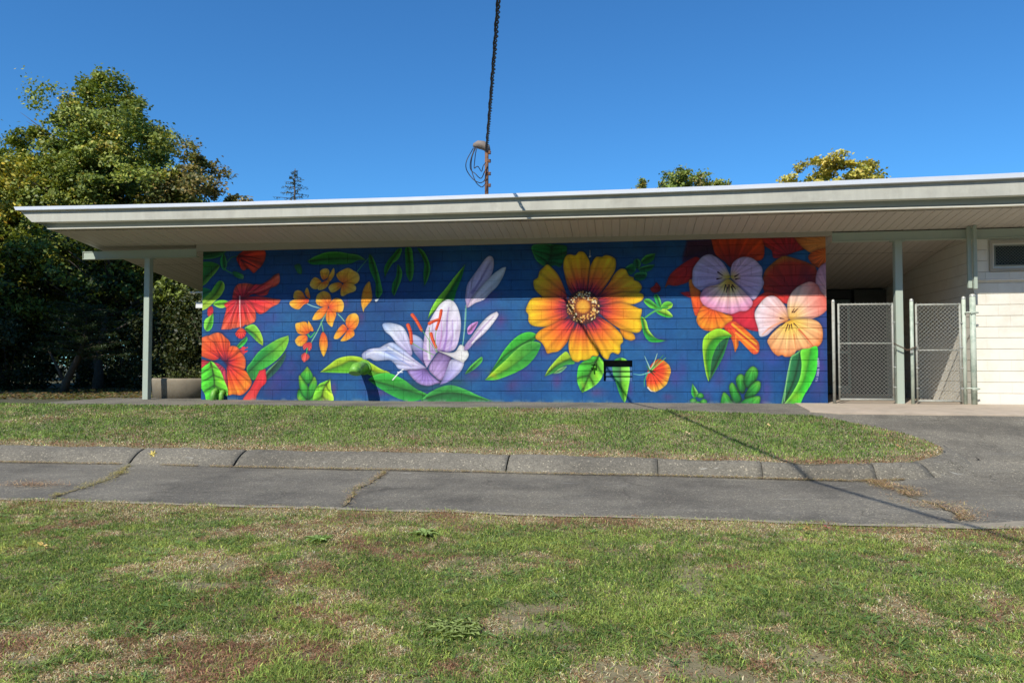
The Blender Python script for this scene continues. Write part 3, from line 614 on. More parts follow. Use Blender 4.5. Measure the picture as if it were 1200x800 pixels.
petal([(515,451,1),(520,441),(524,431),(529,421),(543,423),(541,433),(534,441),(526,447)], (510,462), [(0,(130,100,180)),(.5,(170,160,226)),(1,(226,226,244))], streak=.05)
petal([(513,411),(523,413),(533,412),(539,404),(545,407),(549,414),(548,419),(543,425,1),(534,421),(524,416)], (530,415), [(0,(226,222,230)),(.5,(240,238,236)),(1,(250,250,246))], streak=.03, shadow=.5)
petal([(545,404),(552,395),(558,386),(566,376),(574,369),(582,365,1),(584,369),(579,377),(572,386),(565,393),(557,400),(549,409),(544,410)], (546,407), [(0,(170,140,200)),(.4,(214,200,232)),(.8,(244,240,246)),(1,(236,226,240))], streak=.07, k=15)
stroke([(549,404),(562,388),(578,371)], 1.6, .8, (160,120,180), .6, 3); stroke([(553,402),(566,388),(580,372)], 1.8, .8, (252,250,250), .8, 3)
stroke([(546,358),(545,380),(542,404)], 1.6, 1.2, (110,180,160)); stroke([(545,362),(543,400)], .5, .5, (200,230,220), .8)
petal([(545,349),(547,335),(552,326),(560,315),(567,305),(573,300),(578,303),(578,315),(573,328),(566,337),(558,346),(552,353),(547,361),(546,355)], (547,357), [(0,(206,170,216)),(.4,(206,196,236)),(.8,(196,190,232)),(1,(214,210,240))], streak=.08, k=19)
stroke([(553,343),(563,328),(574,308)], 3.4, 1, (116,104,170), .6, 5)
petal([(548,360),(555,346),(566,333),(578,321),(588,314),(593,313,1),(590,323),(583,335),(575,343),(567,351),(557,355)], (548,360), [(0,(226,190,224)),(.3,(240,226,244)),(.7,(206,216,232)),(1,(220,230,236))], streak=.06, k=17)
for p, w in [([(483,369),(488,376),(494,387)],4.2),([(478,381),(481,390),(482,402)],4.6),([(517,364),(515,374),(511,386)],3.4),([(503,379),(509,376),(515,374)],3.6),([(505,391),(507,398),(511,407)],3.8)]:
    stroke(p, w, w*.8, (200,50,26)); stroke([(a-.6,b-.3) for a,b in p], w*.55, w*.4, (250,110,60), .9, 2)
for p in [[(494,386),(503,399),(511,412)],[(483,402),(496,410),(509,416)],[(503,384),(503,400),(504,420)],[(511,386),(510,400),(512,412)],[(511,406),(512,413)]]: stroke(p, .9, .7, (120,180,100), .9)
stroke([(472,433),(467,437),(460,445)], 1.8, 1.2, (246,246,246)); stroke([(466,436),(472,436)], 1.4, .8, (246,246,246))
# --- big leaf right of the lily
leaf([(576,434,1),(584,421),(590,411),(600,399),(611,391),(622,389),(630,394),(622,402),(610,406),(596,418),(584,432),(572,442)], [(570,443),(592,416),(628,394)], (36,150,50), (56,176,50), rim=.15)
leaf([(568,445,1),(580,433),(592,422),(603,411),(614,403),(624,400),(633,402),(632,409),(627,418),(618,428),(607,435),(593,441),(580,445)], [(569,444),(595,432),(632,404)], (80,180,50), (150,206,40), tipc=(40,150,60), dark=.15)
glow(578,440,7,3,(230,190,30),.7,-.6)
leaf([(636,462,1),(641,450),(650,440),(660,431),(668,428),(672,436),(662,446),(650,450),(640,456)] if False else [(638,441,1),(642,433),(650,423),(658,415),(664,412),(670,420),(673,426),(662,428),(655,434),(646,438)], [(638,441),(652,428),(668,420)], (60,150,60), (160,200,40))
leaf([(648,438,1),(655,432),(664,429),(660,434),(655,437)], [(648,438),(662,430)], (110,170,120), (140,190,110), dark=.2)
leaf([(625,287),(660,287),(664,295),(661,305),(656,313),(650,311),(641,313),(633,310),(626,301)], [(640,312),(645,300),(646,287)], (16,90,50), (22,106,56), veins=3)
leaf([(732,315),(740,309),(745,312),(744,318),(738,322)], [(733,315),(745,318)], (24,100,60), (30,120,60))
leaf([(742,306),(747,303),(751,308),(748,315),(743,312)], [(746,304),(747,314)], (24,100,60), (36,120,60))
leaf([(751,306),(757,299),(768,297,1),(765,305),(756,310)], [(752,307),(767,298)], (30,110,50), (50,140,50))
leaf([(748,315),(757,311),(767,310,1),(763,316),(753,320)], [(749,316),(766,311)], (24,110,60), (40,130,60))
leaf([(743,322),(749,319),(758,320),(755,327),(746,329)], [(744,323),(756,323)], (20,100,60), (30,120,60))
leaf([(677,432),(680,426),(688,421),(697,417),(704,419),(708,428),(706,440),(700,449),(692,455),(682,460,1),(679,455),(676,445)], [(701,418),(690,440),(682,459)], (70,180,50), (110,200,50), veins=3, dark=.55)
glow(681,448,4,5,YG,.7); glow(699,440,3,5,YG,.7); glow(683,452,2,3,(230,170,60),.5)
leaf([(718,424),(727,419),(736,424),(738,440),(736,455),(732,471),(726,462),(722,450),(718,438)], [(727,420),(727,445),(731,470)], (44,140,60), (120,210,50), dark=.3)
# --- sunflower-like coneflower
SF = [(0,(60,20,50)),(.28,(70,24,56)),(.40,(206,40,70)),(.55,(246,104,40)),(.74,(252,168,30)),(.92,(254,206,28)),(1,(250,196,30))]
SFB = [(0,(60,20,50)),(.28,(70,24,56)),(.40,(216,40,70)),(.55,(246,84,46)),(.74,(252,138,30)),(.92,(254,182,30)),(1,(250,170,30))]
B = (683,360)
petal([(726,385),(735,387),(742,391),(744,397),(738,399),(730,395)], B, SFB)
for p, st in [([(664,348),(660,335),(654,322),(646,313),(641,310),(637,313),(632,318),(630,325),(625,329),(626,338),(631,344),(638,349),(648,353),(661,356)], SF),
          ([(678,352),(667,340),(661,320),(660,308),(663,300),(668,298),(674,299),(678,295),(683,295),(687,299),(691,308),(690,322),(688,338),(685,350)], SF),
          ([(686,352),(689,335),(691,315),(695,305),(699,301),(705,301),(709,299),(715,300),(721,304),(721,315),(716,325),(708,337),(698,350)], SF),
          ([(698,352),(712,334),(720,321),(727,315),(733,316),(737,323),(742,325),(743,328),(749,331),(752,337),(749,343),(748,348),(730,352),(705,357)], SF),
          ([(700,350),(725,343),(748,343),(754,346),(752,352),(744,356),(737,357),(722,357),(705,358)], SF),
          ([(663,352),(650,349),(635,348),(623,350),(618,357),(616,364),(619,369),(619,376),(623,381),(633,383),(646,382),(660,375),(667,366)], SF),
          ([(700,362),(712,357),(725,354),(738,357),(748,361),(752,363),(751,372),(753,380),(751,387),(746,390),(736,388),(724,384),(710,374)], SF),
          ([(697,370),(712,377),(721,384),(728,392),(730,400),(727,404),(727,411),(724,415),(718,413),(715,415),(712,421),(706,418),(700,408),(691,392),(687,380)], SF),
          ([(670,373),(673,380),(668,395),(662,404),(655,411),(647,413),(641,414),(638,407),(634,401),(628,397),(628,392),(634,386),(645,381),(657,375)], SFB),
          ([(680,376),(690,388),(697,402),(702,412),(700,417),(694,417),(691,420),(685,422),(681,422),(677,424),(671,422),(667,413),(666,402),(669,391),(675,380)], SF)]:
    petal(p, B, st, streak=.085, k=23, shadow=.6, edge=.3)
for i in range(70):
    a = i/70*2*PI+RNG.normal()*.03; r0 = 17; r1 = 24+RNG.random()*11
    stroke([(683+r0*math.cos(a), 360+r0*math.sin(a)), (683+r1*math.cos(a), 360+r1*math.sin(a))], 1.9, .3, (70,14,50), .6, 1.5)
glow(683,360,23,22,(66,24,36),.95); petal([(683+20*math.cos(t),360+20*math.sin(t)) for t in np.linspace(0,2*PI,12)[:-1]], B, [(0,(150,80,30)),(.6,(120,60,34)),(.9,(76,34,34)),(1,(60,26,40))], streak=.2, k=31, shadow=0, edge=.1, sharp=4)
for i in range(150):
    a = RNG.random()*2*PI; r = 10.5+RNG.random()*8.5; x, y = 683+r*math.cos(a), 360+r*math.sin(a)*.97
    c = [(250,220,130),(230,150,70),(255,244,200),(240,180,90)][i % 4]
    stroke([(x, y), (x+.3, y+.3)], 1.5+RNG.random()*.9, 1.1, c, .9, 1.4)
petal([(683+9*math.cos(t),359+9*math.sin(t)) for t in np.linspace(0,2*PI,12)[:-1]], (683,359), [(0,(248,186,60)),(.7,(236,160,50)),(1,(196,104,40))], streak=.08, k=21, shadow=0, sharp=4)
# --- sprigs right of it
leaf([(754,352),(760,350),(767,355),(772,361),(765,362),(758,358)], [(755,352),(771,361)], (90,200,60), (50,160,50))
leaf([(766,347),(770,345),(774,352),(775,361),(770,358)], [(769,346),(774,360)], (40,170,80), (70,190,60))
leaf([(774,361),(777,355),(783,353),(788,356),(786,361),(779,363)], [(775,362),(787,356)], (150,214,60), (90,190,50))
leaf([(768,364),(778,362),(785,366),(788,371),(782,372),(773,369)], [(769,364),(787,371)], (60,180,50), (160,214,60))
stroke([(752,375),(760,369),(768,364),(774,362)], 1.4, 2.6, (80,180,90)); stroke([(769,361),(782,360)], 1.6, 1.4, (70,180,70))
leaf([(751,371),(757,376),(760,386),(767,395),(774,398),(780,399,1),(771,401),(761,400),(755,393),(752,382)], [(753,374),(759,391),(779,399)], (40,160,60), (150,206,50))
petal([(758,436),(763,427),(770,421),(777,422),(784,428),(786,435),(784,442),(781,450),(774,456),(766,459),(759,455),(757,446)], (762,434), [(0,(90,20,30)),(.2,(236,56,40)),(.6,(246,84,40)),(.86,(252,170,50)),(1,(255,214,90))], streak=.14, k=19)
stroke([(759,454),(763,458),(768,459)], 1.6, .8, (240,220,200))
for p, c in [([(762,433),(759,426),(755,417)],(170,214,190)),([(763,432),(767,423),(770,414)],(190,220,170)),([(763,433),(770,424),(777,416)],(60,150,70)),([(764,433),(773,425),(780,419)],(140,200,90)),([(761,436),(751,439),(742,438)],(120,200,190)),([(758,438),(755,446),(755,453)],(70,170,110)),([(762,434),(768,436)],(30,60,30)),([(762,435),(767,440)],(30,60,30)),([(761,434),(757,428)],(50,130,60))]: stroke(p, 1.7, .5, c, .95)
petal([(762,338),(766,335),(769,331),(772,334),(774,337),(773,341),(768,343),(764,342)], (773,340), [(0,(130,20,30)),(1,(190,44,34))], streak=.1)
# --- pansies and the red-orange mass
leaf([(805,282,1),(836,280,1),(840,300),(828,302),(812,303),(800,306)], [(805,300),(836,290)], (60,20,60), (70,24,50), rim=0, dark=0, al=.85, sharp=10)
petal([(833,280,1),(895,278,1),(895,300),(886,306),(868,303),(858,314),(848,306),(838,298)], (857,318), [(0,(70,14,40)),(.3,(130,24,30)),(.7,(206,66,22)),(1,(214,76,26))], streak=.10, k=17)
petal([(893,279,1),(935,279),(945,290),(930,296),(915,302),(906,302),(904,294),(896,288)], (925,300), [(0,(120,24,60)),(.5,(170,36,50)),(1,(190,50,36))], streak=.12)
petal([(930,278,1),(971,277,1),(971,292),(960,294),(952,297),(944,293),(937,287)], (968,285), [(0,(226,150,80)),(.6,(220,140,70)),(1,(190,100,50))], streak=.06)
petal([(947,300),(952,295),(960,292),(971,290,1),(971,308),(960,314),(952,310),(948,305)], (968,298), [(0,(230,120,40)),(.6,(214,96,34)),(1,(190,80,30))], streak=.12)
petal([(895,320),(903,310),(912,303),(920,300),(935,304),(947,308),(956,314),(957,328),(948,342),(930,352),(915,356),(902,352),(894,338)], (930,345), [(0,(110,18,40)),(.4,(150,26,30)),(.8,(170,50,26)),(1,(176,120,34))], streak=.07, k=13)
glow(947,326,9,14,(60,16,60),.85,.5); glow(885,320,6,18,(12,44,120),.0)
petal([(779,337),(785,322),(797,311),(808,304),(816,301),(820,305),(812,315),(811,325),(805,331),(792,335),(783,334)], (812,308), [(0,(150,24,40)),(.5,(190,34,30)),(.86,(190,50,30)),(1,(170,120,40))], streak=.06)
petal([(797,343,1),(809,342),(812,349),(803,347)], (808,346), [(0,(230,50,60)),(1,(240,60,60))], streak=0)
petal([(807,329),(812,328),(817,336),(822,345),(824,358),(821,367),(815,370),(812,362),(810,352),(808,340)], (820,366), [(0,(236,70,30)),(.5,(246,100,34)),(1,(252,150,40))], streak=.08, k=7)
petal([(852,368),(865,364),(882,352),(893,344),(900,342),(915,345),(925,345),(924,356),(905,352),(890,356),(884,366),(888,380),(890,388),(876,386),(862,380),(850,380)], (905,340), [(0,(236,84,34)),(.4,(226,50,56)),(1,(206,30,64))], streak=.05)
petal([(816,373),(820,362),(827,357),(838,362),(848,367),(858,371),(856,378),(848,384),(840,387),(830,388),(822,385),(817,379)], (836,360), [(0,(240,70,40)),(.4,(250,110,30)),(.8,(252,150,34)),(1,(253,130,40))], streak=.10, k=13)
petal([(971,305,1),(961,312),(956,322),(956,335),(960,345),(965,351),(971,357,1)], (972,345), [(0,(250,190,150)),(.4,(214,160,170)),(1,(190,140,170))], streak=.06)
P1 = [(0,(236,210,50)),(.16,(214,190,120)),(.4,(196,176,222)),(.75,(190,176,226)),(1,(206,196,236))]
petal([(811,325),(812,315),(817,307),(824,300),(832,298),(840,302),(848,309),(852,316),(855,325),(846,331),(833,336),(822,340),(815,337),(811,331)], (855,325), P1, streak=.06, k=21)
petal([(856,323),(857,311),(863,304),(872,301),(882,303),(889,309),(893,315),(893,325),(895,332),(891,341),(886,349),(882,351),(875,346),(867,338),(859,329)], (856,325), [(0,(236,210,50)),(.14,(214,180,120)),(.35,(206,170,206)),(.75,(206,180,222)),(1,(214,196,232))], streak=.06, k=21)
petal([(820,349),(822,342),(829,336),(841,333),(853,327),(862,333),(872,342),(881,352),(881,358),(875,364),(866,365),(857,368),(846,366),(833,362),(824,357)], (855,326), [(0,(246,210,40)),(.28,(240,214,100)),(.5,(246,206,190)),(.8,(236,170,206)),(1,(238,140,176))], streak=.08, k=19, shadow=.5)
stroke([(852,334),(853,350),(852,364)], 1.2, .5, (190,110,120), .5, 3); glow(855,332,6,5,(120,40,30),.6)
for p in [((841,319),(847,323)),((840,327),(846,326)),((861,324),(866,321)),((862,327),(867,326)),((850,334),(848,341)),((854,334),(854,341)),((858,334),(862,339)),((852,337),(851,343)),((857,336),(859,342))]: stroke(list(p), 1.7, .5, (44,16,30), .95)
glow(855,325,7,2,(220,190,40),.8)
P2 = [(0,(250,190,50)),(.18,(250,190,120)),(.45,(250,206,200)),(.8,(250,226,234)),(1,(252,240,244))]
petal([(886,362),(893,352),(900,347),(908,347),(916,354),(922,362),(924,374),(915,379),(905,387),(898,393),(890,394),(888,385),(885,375),(884,368)], (925,375), P2, streak=.06, k=17, light=(.5,.1,(246,150,130),.35))
petal([(924,372),(922,357),(926,345),(933,337),(942,332),(950,330),(958,334),(962,342),(971,352,1),(971,360),(962,369),(950,374),(938,375),(928,375)], (925,375), [(0,(250,190,50)),(.2,(252,200,110)),(.5,(253,206,180)),(1,(250,214,210))], streak=.06, k=17, light=(1,.2,(240,80,60),.62))
petal([(926,375),(942,373),(955,375),(962,381),(964,390),(963,400),(958,406),(948,410),(938,411),(933,411),(929,417),(920,418),(916,416),(911,417),(905,412),(901,405),(899,399),(905,390),(915,381)], (925,375), [(0,(252,206,40)),(.25,(253,206,90)),(.55,(253,196,130)),(.85,(252,170,110)),(1,(250,136,66))], streak=.08, k=19, shadow=.5)
stroke([(936,386),(946,397),(953,406)], 1.8, .5, (214,70,40), .7, 3); stroke([(930,392),(932,408)], 1.4, .5, (230,110,50), .6, 3); stroke([(921,376),(905,382),(893,392)], 2, 1, (246,130,60), .5, 4)
for p in [((919,378),(915,382)),((923,380),(920,388)),((927,380),(928,386)),((930,379),(935,384)),((914,373),(919,374)),((930,366),(935,361)),((928,366),(931,361)),((925,381),(924,387))]: stroke(list(p), 1.3, .4, (70,24,20), .9)
glow(924,376,5,3,(240,120,30),.5)
petal([(848,383),(858,376),(866,380),(876,388),(884,396),(889,402),(889,412),(883,415),(875,408),(866,399),(865,405),(861,413,1),(858,400),(853,391)], (853,380), [(0,(236,50,60)),(.3,(246,90,40)),(.7,(252,130,36)),(1,(250,90,60))], streak=.12, k=11)
stroke([(858,380),(872,392),(886,403)], 2.6, 1.6, (254,190,50), .85, 3); stroke([(862,390),(876,402),(887,411)], 2.0, 1.6, (254,180,60), .85, 3); stroke([(862,387),(876,398),(886,407)], 1.2, .8, (170,30,40), .8, 2); stroke([(862,394),(862,408)], 1.6, .8, (253,160,50), .8, 2)
leaf([(855,392),(853,400),(847,418),(839,433),(831,447,1),(831,432),(834,415),(840,403),(847,396)], [(831,446),(840,424),(853,397)], (34,120,60), (30,100,60), rim=.5)
leaf([(823,405),(825,395),(833,388),(842,385),(851,388),(857,394),(848,397),(840,405),(834,420),(832,435),(830,447,1),(827,438),(824,420)], [(831,446),(827,415),(836,397),(854,393)], (60,160,40), (150,210,40), dark=.1, rim=.1)
leaf([(811,449,1),(815,455),(818,461),(814,466),(810,461)], [(811,449),(815,465)], (60,180,60), (110,200,80))
for c in [(812,469),(820,463),(824,470),(817,473)]: petal([(c[0]-4,c[1]),(c[0],c[1]-3),(c[0]+4,c[1]-1),(c[0]+4,c[1]+3),(c[0]-2,c[1]+3)], c, [(0,(120,200,80)),(.6,(50,160,60)),(1,(24,100,50))], streak=.1)
for p, a in [([(846,462),(850,460),(857,468),(862,477),(845,477)],(848,461)),([(854,453),(858,448),(864,456),(869,468),(863,473),(857,467)],(858,449)),([(862,444),(867,438),(872,441),(874,452),(871,461),(865,457)],(867,440)),([(871,448),(873,438),(878,431),(883,429),(888,434),(887,443),(882,450),(876,455)],(882,430)),([(872,464),(878,453),(886,446),(891,448),(890,457),(883,464),(875,467)],(889,448)),([(866,477),(870,469),(879,465),(890,464),(890,472),(884,477)],(888,465))]:
    petal(p, a, [(0,(120,206,70)),(.4,(60,170,60)),(1,(20,96,50))], streak=.08, k=9, shadow=.55, edge=.45)
leaf([(915,476),(919,455),(923,435),(926,419),(932,414),(940,410),(940,425),(936,445),(928,462),(919,476)], [(917,475),(930,445),(938,412)], (30,104,66), (40,120,70), rim=.5)
leaf([(938,411),(948,408),(957,406),(958,420),(956,436),(950,450),(942,463),(934,477),(917,477),(927,462),(936,445),(939,428)], [(918,477),(940,450),(950,408)], (60,200,50), (100,206,50), dark=.1, rim=.3)
glow(932,466,8,5,YG,.8,.6); stroke([(919,470),(922,440),(927,420)], .8, .5, (170,226,160), .8)
for x, y in [(958.5+math.sin(i*.2)*.4-(i>18)*(i-18)*.16, 420+i*.95) for i in range(29)]:   # the painter's small upright signature
    if RNG.random() < .85: stroke([(x-1.3, y+RNG.random()*.6), (x+RNG.random()*1.0, y-.3), (x+.9-RNG.random()*.8, y+.5)], .5, .4, (214,206,236), .85, 1)
# scuffs along the foot of the wall and weathered paint
nz = blurry(22, 77, 4); foot = np.clip(1-(yyg-0.09*TEX)/(0.07*TEX), 0, 1)*np.clip((nz-.45)*6, 0, 1)
IMG = IMG*(1-foot[..., None]*.6)+np.array([150,150,146.])*foot[..., None]*.6
IMG *= (0.965+0.07*blurry(5, 91, 2))[..., None]
IMG = np.clip(IMG, 0, 255)
lum = IMG.mean(-1, keepdims=True); IMG = np.clip(lum+(IMG-lum)*1.0, 0, 255)
lv = lin(IMG)*0.80
sv = np.where(lv <= 0.0031308, lv*12.92, 1.055*lv**(1/2.4)-0.055)
img = bpy.data.images.new('mural_print', MW, MH, alpha=False)
buf = np.ones((MH, MW, 4), np.float32); buf[..., :3] = sv
img.pixels.foreach_set(buf.ravel()); img.update(); img.pack()

mural_wall = empty('mural_wall', (WX0, WALLY, WZ0), 'long block wall painted with giant flowers on deep blue, under the roof overhang', 'wall')
def mural_mat():
    m, N, L, B = node_mat('mural_paint')
    tc = N.new('ShaderNodeTexCoord'); tc.object = mural_wall
    sp = N.new('ShaderNodeSeparateXYZ'); L.new(tc.outputs['Object'], sp.inputs[0])
    cb = N.new('ShaderNodeCombineXYZ')
    for i, (ax, s) in enumerate((('X', 1/(WX1-WX0)), ('Z', 1/(WZ1-WZ0)))):
        mt = N.new('ShaderNodeMath'); mt.operation = 'MULTIPLY'; mt.inputs[1].default_value = s; L.new(sp.outputs[ax], mt.inputs[0]); L.new(mt.outputs[0], cb.inputs[i])
    im = N.new('ShaderNodeTexImage'); im.image = img; im.extension = 'EXTEND'; L.new(cb.outputs[0], im.inputs[0]); L.new(im.outputs[0], B.inputs['Base Color'])
    B.inputs['Roughness'].default_value = 0.6; B.inputs['Specular IOR Level'].default_value = 0.35
    n = N.new('ShaderNodeTexNoise'); n.inputs['Scale'].default_value = 95; n.inputs['Detail'].default_value = 5; L.new(tc.outputs['Object'], n.inputs['Vector'])
    n2 = N.new('ShaderNodeTexNoise'); n2.inputs['Scale'].default_value = 3; n2.inputs['Detail'].default_value = 3; L.new(tc.outputs['Object'], n2.inputs['Vector'])
    ad = N.new('ShaderNodeMath'); L.new(n.outputs[0], ad.inputs[0]); L.new(n2.outputs[0], ad.inputs[1])
    bp = N.new('ShaderNodeBump'); bp.inputs['Strength'].default_value = 0.5; bp.inputs['Distance'].default_value = 0.006; L.new(ad.outputs[0], bp.inputs['Height']); L.new(bp.outputs[0], B.inputs['Normal'])
    return m
M['mural'] = mural_mat()
# ------------------------------------------------------------------ mural wall: block courses
CH, CW = 0.2032, 0.4064
Zj = [WZ0] + [0.19+CH*k for k in range(15)] + [3.155]
VX0, VX1, VZ0, VZ1 = -0.36, 0.20, Zj[2], Zj[4]
core = MB()
for bx in [(WX0+.004, VX0, WZ0, 3.15), (VX1, WX1-.004, WZ0, 3.15), (VX0, VX1, WZ0, VZ0), (VX0, VX1, VZ1, 3.15)]:
    core.box(bx[0], bx[1], WALLY+0.010, WALLY+0.24, bx[2], bx[3])
core.build('wall_core', M['mural'], mural_wall)
def block_mesh(w, h, mat='mural', cache={}):
    k = (round(w, 3), round(h, 3), mat)
    if k not in cache:
        b = 0.004; bx = 0.0015; d = 0.03; gz = 0.0055; gx = 0.0008
        x0, x1, z0, z1 = gx, w-gx, gz, h-gz
        mb = MB(); mb.add([(x0+bx,0,z0+b),(x1-bx,0,z0+b),(x1-bx,0,z1-b),(x0+bx,0,z1-b),(x0,b,z0),(x1,b,z0),(x1,b,z1),(x0,b,z1),(x0,d,z0),(x1,d,z0),(x1,d,z1),(x0,d,z1)],
            [(0,1,2,3),(4,5,1,0),(5,6,2,1),(6,7,3,2),(7,4,0,3),(8,9,5,4),(9,10,6,5),(10,11,7,6),(11,8,4,7)])
        cache[k] = mb.mesh('block'); cache[k].materials.append(M[mat])
    return cache[k]
blocks = []
for c in range(len(Zj)-1):
    z0, z1 = Zj[c], Zj[c+1]; off = (c % 2)*CW/2
    e = [WX0]+[x for x in np.arange(WX0-CW+off, WX1, CW) if WX0+0.08 < x < WX1-0.08]+[WX1]
    for a, b in zip(e[:-1], e[1:]):
        segs = [(a, b)]
        if z0 >= VZ0-1e-3 and z1 <= VZ1+1e-3:
            segs = [s for s in [(a, min(b, VX0)), (max(a, VX1), b)] if s[1]-s[0] > 0.03]
        for s in segs: blocks.append((s[0], s[1], z0, z1))
def size_seen(q):
    d = math.hypot((q[0]+q[1])/2, WALLY); return (q[1]-q[0])*(q[3]-max(q[2], -0.02))/d**2
blocks.sort(key=size_seen, reverse=True)
rest = MB()
for i, (a, b, z0, z1) in enumerate(blocks):
    dy = random.uniform(-0.0012, 0.0012)
    if i < 300:
        me = block_mesh(b-a, z1-z0)
        o = bpy.data.objects.new('block', me); COL.objects.link(o); o.parent = mural_wall; o.location = (a-WX0, dy, z0-WZ0)
    else:
        me = block_mesh(b-a, z1-z0); rest.add([(v.co.x+a, v.co.y+WALLY+dy, v.co.z+z0) for v in me.vertices], [tuple(p.vertices) for p in me.polygons])
ro = rest.build('remaining_blocks', M['mural'], mural_wall); ro['kind'] = 'stuff'
# right-hand end of the wall and its return along the passage
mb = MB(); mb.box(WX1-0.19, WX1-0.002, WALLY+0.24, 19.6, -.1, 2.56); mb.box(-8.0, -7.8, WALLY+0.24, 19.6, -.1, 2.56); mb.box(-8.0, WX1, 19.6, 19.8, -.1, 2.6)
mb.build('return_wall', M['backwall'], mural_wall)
# louvred vent let into the wall, painted over with the artwork
ve = MB(); ve.box(VX0, VX1, WALLY+0.16, WALLY+0.2, VZ0, VZ1); ve.build('vent_back', M['black'], mural_wall)
for k in range(3):
    z = VZ0+0.006+k*0.100
    sl = MB(); y0, y1 = WALLY+0.10, WALLY+0.15
    sl.add([(VX0+.035,y0,z),(VX1-.004,y0,z),(VX1-.004,y0+.012,z),(VX0+.035,y0+.012,z),(VX0+.035,y0+.032,z+.086),(VX1-.004,y0+.032,z+.086),(VX1-.004,y0+.044,z+.086),(VX0+.035,y0+.044,z+.086)],
           [(0,1,5,4),(0,3,2,1),(2,3,7,6),(4,5,6,7),(0,4,7,3),(1,2,6,5)])
    sl.build('louvre_slat', M['mural'], mural_wall)
# hose tap left of the vent
mb = MB(); x, z = -0.56, 0.705
mb.bbox(x-.055, x+.055, WALLY-.05, WALLY+.01, z-.05, z+.05, .008); mb.tube([(x-.01,WALLY-.05,z-.01),(x-.02,WALLY-.09,z-.02),(x-.02,WALLY-.10,z-.06)], .016, 8)
mb.tube([(x-.045,WALLY-.075,z+.03),(x+.035,WALLY-.075,z+.03)], .010, 6)
mb.build('wall_tap', M['mural'], mural_wall)
# small hanging hook on the wall above the big yellow flower
mb = MB(); mb.tube([(-.62,WALLY-.012,2.99),(-.62,WALLY-.02,2.90),(-.625,WALLY-.015,2.84)], .006, 6); mb.tube([(-.64,WALLY-.01,2.86),(-.60,WALLY-.02,2.87)], .012, 6); mb.build('wall_hook', M['galv'], mural_wall)
# projecting spout painted as a leaf, its shadow falls down the wall
px_, pz_ = -5.28, 0.66
sp_ = empty('wall_spout', (px_, WALLY, pz_), 'bright green painted spout pipe sticking out of the wall left of the white lily', 'pipe')
mb = MB(); mb.tube([(px_,WALLY-.004,pz_),(px_,WALLY-.34,pz_+.0),(px_,WALLY-.44,pz_-.015),(px_,WALLY-.51,pz_-.06),(px_,WALLY-.535,pz_-.12)], [.115,.115,.118,.12,.12], 20); mb.build('pipe', M['greenpaint'], sp_)
mb = MB(); mb.tube([(px_,WALLY-.004,pz_),(px_,WALLY-.03,pz_)], .15, 20); mb.build('flange', M['greenpaint'], sp_)
# low pipe curving from the wall foot into the ground
qx, qz = -8.55, 0.16
q_ = empty('ground_pipe', (qx, WALLY, 0), 'green elbow pipe at the wall foot by the left end of the mural', 'pipe')
mb = MB(); mb.tube([(qx,WALLY-.004,qz),(qx,WALLY-.06,qz),(qx,WALLY-.11,qz-.02),(qx,WALLY-.14,qz-.07),(qx,WALLY-.145,-.1)], .058, 14); mb.build('pipe', M['greenpaint'], q_)
mb = MB(); mb.tube([(qx+.16,WALLY-.004,qz-.02),(qx+.16,WALLY-.05,qz-.02),(qx+.16,WALLY-.09,qz-.06),(qx+.16,WALLY-.10,-.1)], .05, 14); mb.build('side_pipe', M['greenpaint'], q_)

# ------------------------------------------------------------------ roof
RX1 = 14.0
roof = empty('pavilion_roof', (0, WALLY, 3.1), 'low flat roof with cream fascia, deep soffit and green steel frame over the mural wall', 'roof')
hx = lambda x: -0.005*(x+2)+0.000314*(x+2)**2   # the old roof sags a little along its length
zb = lambda x: 3.400+hx(x)
zt = lambda x: 3.873+0.00076*(x+2)**2
def zf(x, fr): return zb(x)*(1-fr)+zt(x)*fr
BK = 0.09; YB = 21.0
def ribbon(name, prof, mat, par=roof):
    """prof: list of (y, frac, xleft); front face along x, mitred back along the left side"""
    mb = MB(); n = len(prof); xs_ = [None, -10, -8, -6, -4, -2, 0, 2, 4, 6, 8, 11, RX1]
    vs = []
    for (y, fr, xl) in prof:
        vs.append((-11.56+.002*(fr > .3), YB, zf(xl, fr)-BK*(YB-y)))
        vs.append((-11.56+.002*(fr > .3), 13.70, zf(xl, fr)-BK*(13.70-y)))
        for x in xs_:
            x_ = xl if x is None else x; w = 0 if x in (None, RX1) else 0.003*math.sin(x*1.9)
            vs.append((x_, y, zf(x_, fr)+w))
    m = len(xs_)+2
    fs = [(i*m+j, i*m+j+1, (i+1)*m+j+1, (i+1)*m+j) for i in range(n-1) for j in range(m-1)]
    mb.add(vs, fs); return mb.build(name, mat, par, recalc=False)
ribbon('lower_lip', [(13.60,.0,-11.50),(13.43,.0,-11.55),(13.43,.045,-11.59),(13.60,.052,-11.53)], M['lip'])
ribbon('recessed_band', [(13.575,.05,-11.58),(13.555,.33,-11.89)], M['band'])
ribbon('fascia_board', [(13.58,.318,-11.86),(13.45,.322,-11.92),(13.445,.335,-11.94),(13.445,.83,-12.21),(13.50,.84,-12.19)], M['fascia'])
ribbon('drip_edge', [(13.48,.82,-12.2),(13.385,.83,-12.25),(13.375,.84,-12.26),(13.375,.985,-12.30),(13.40,1.0,-12.28),(13.53,1.0,-12.15)], M['drip'])
mb = MB(); dx_ = [-11.6,-9,-6,-3,0,3,6,9,RX1]; mb.add([(x_, y_, zt(x_)-.008-BK*(y_-13.5)) for x_ in dx_ for y_ in (13.52, YB)], [(2*i, 2*i+2, 2*i+3, 2*i+1) for i in range(8)]); mb.build('roof_deck', M['roofing'], roof)
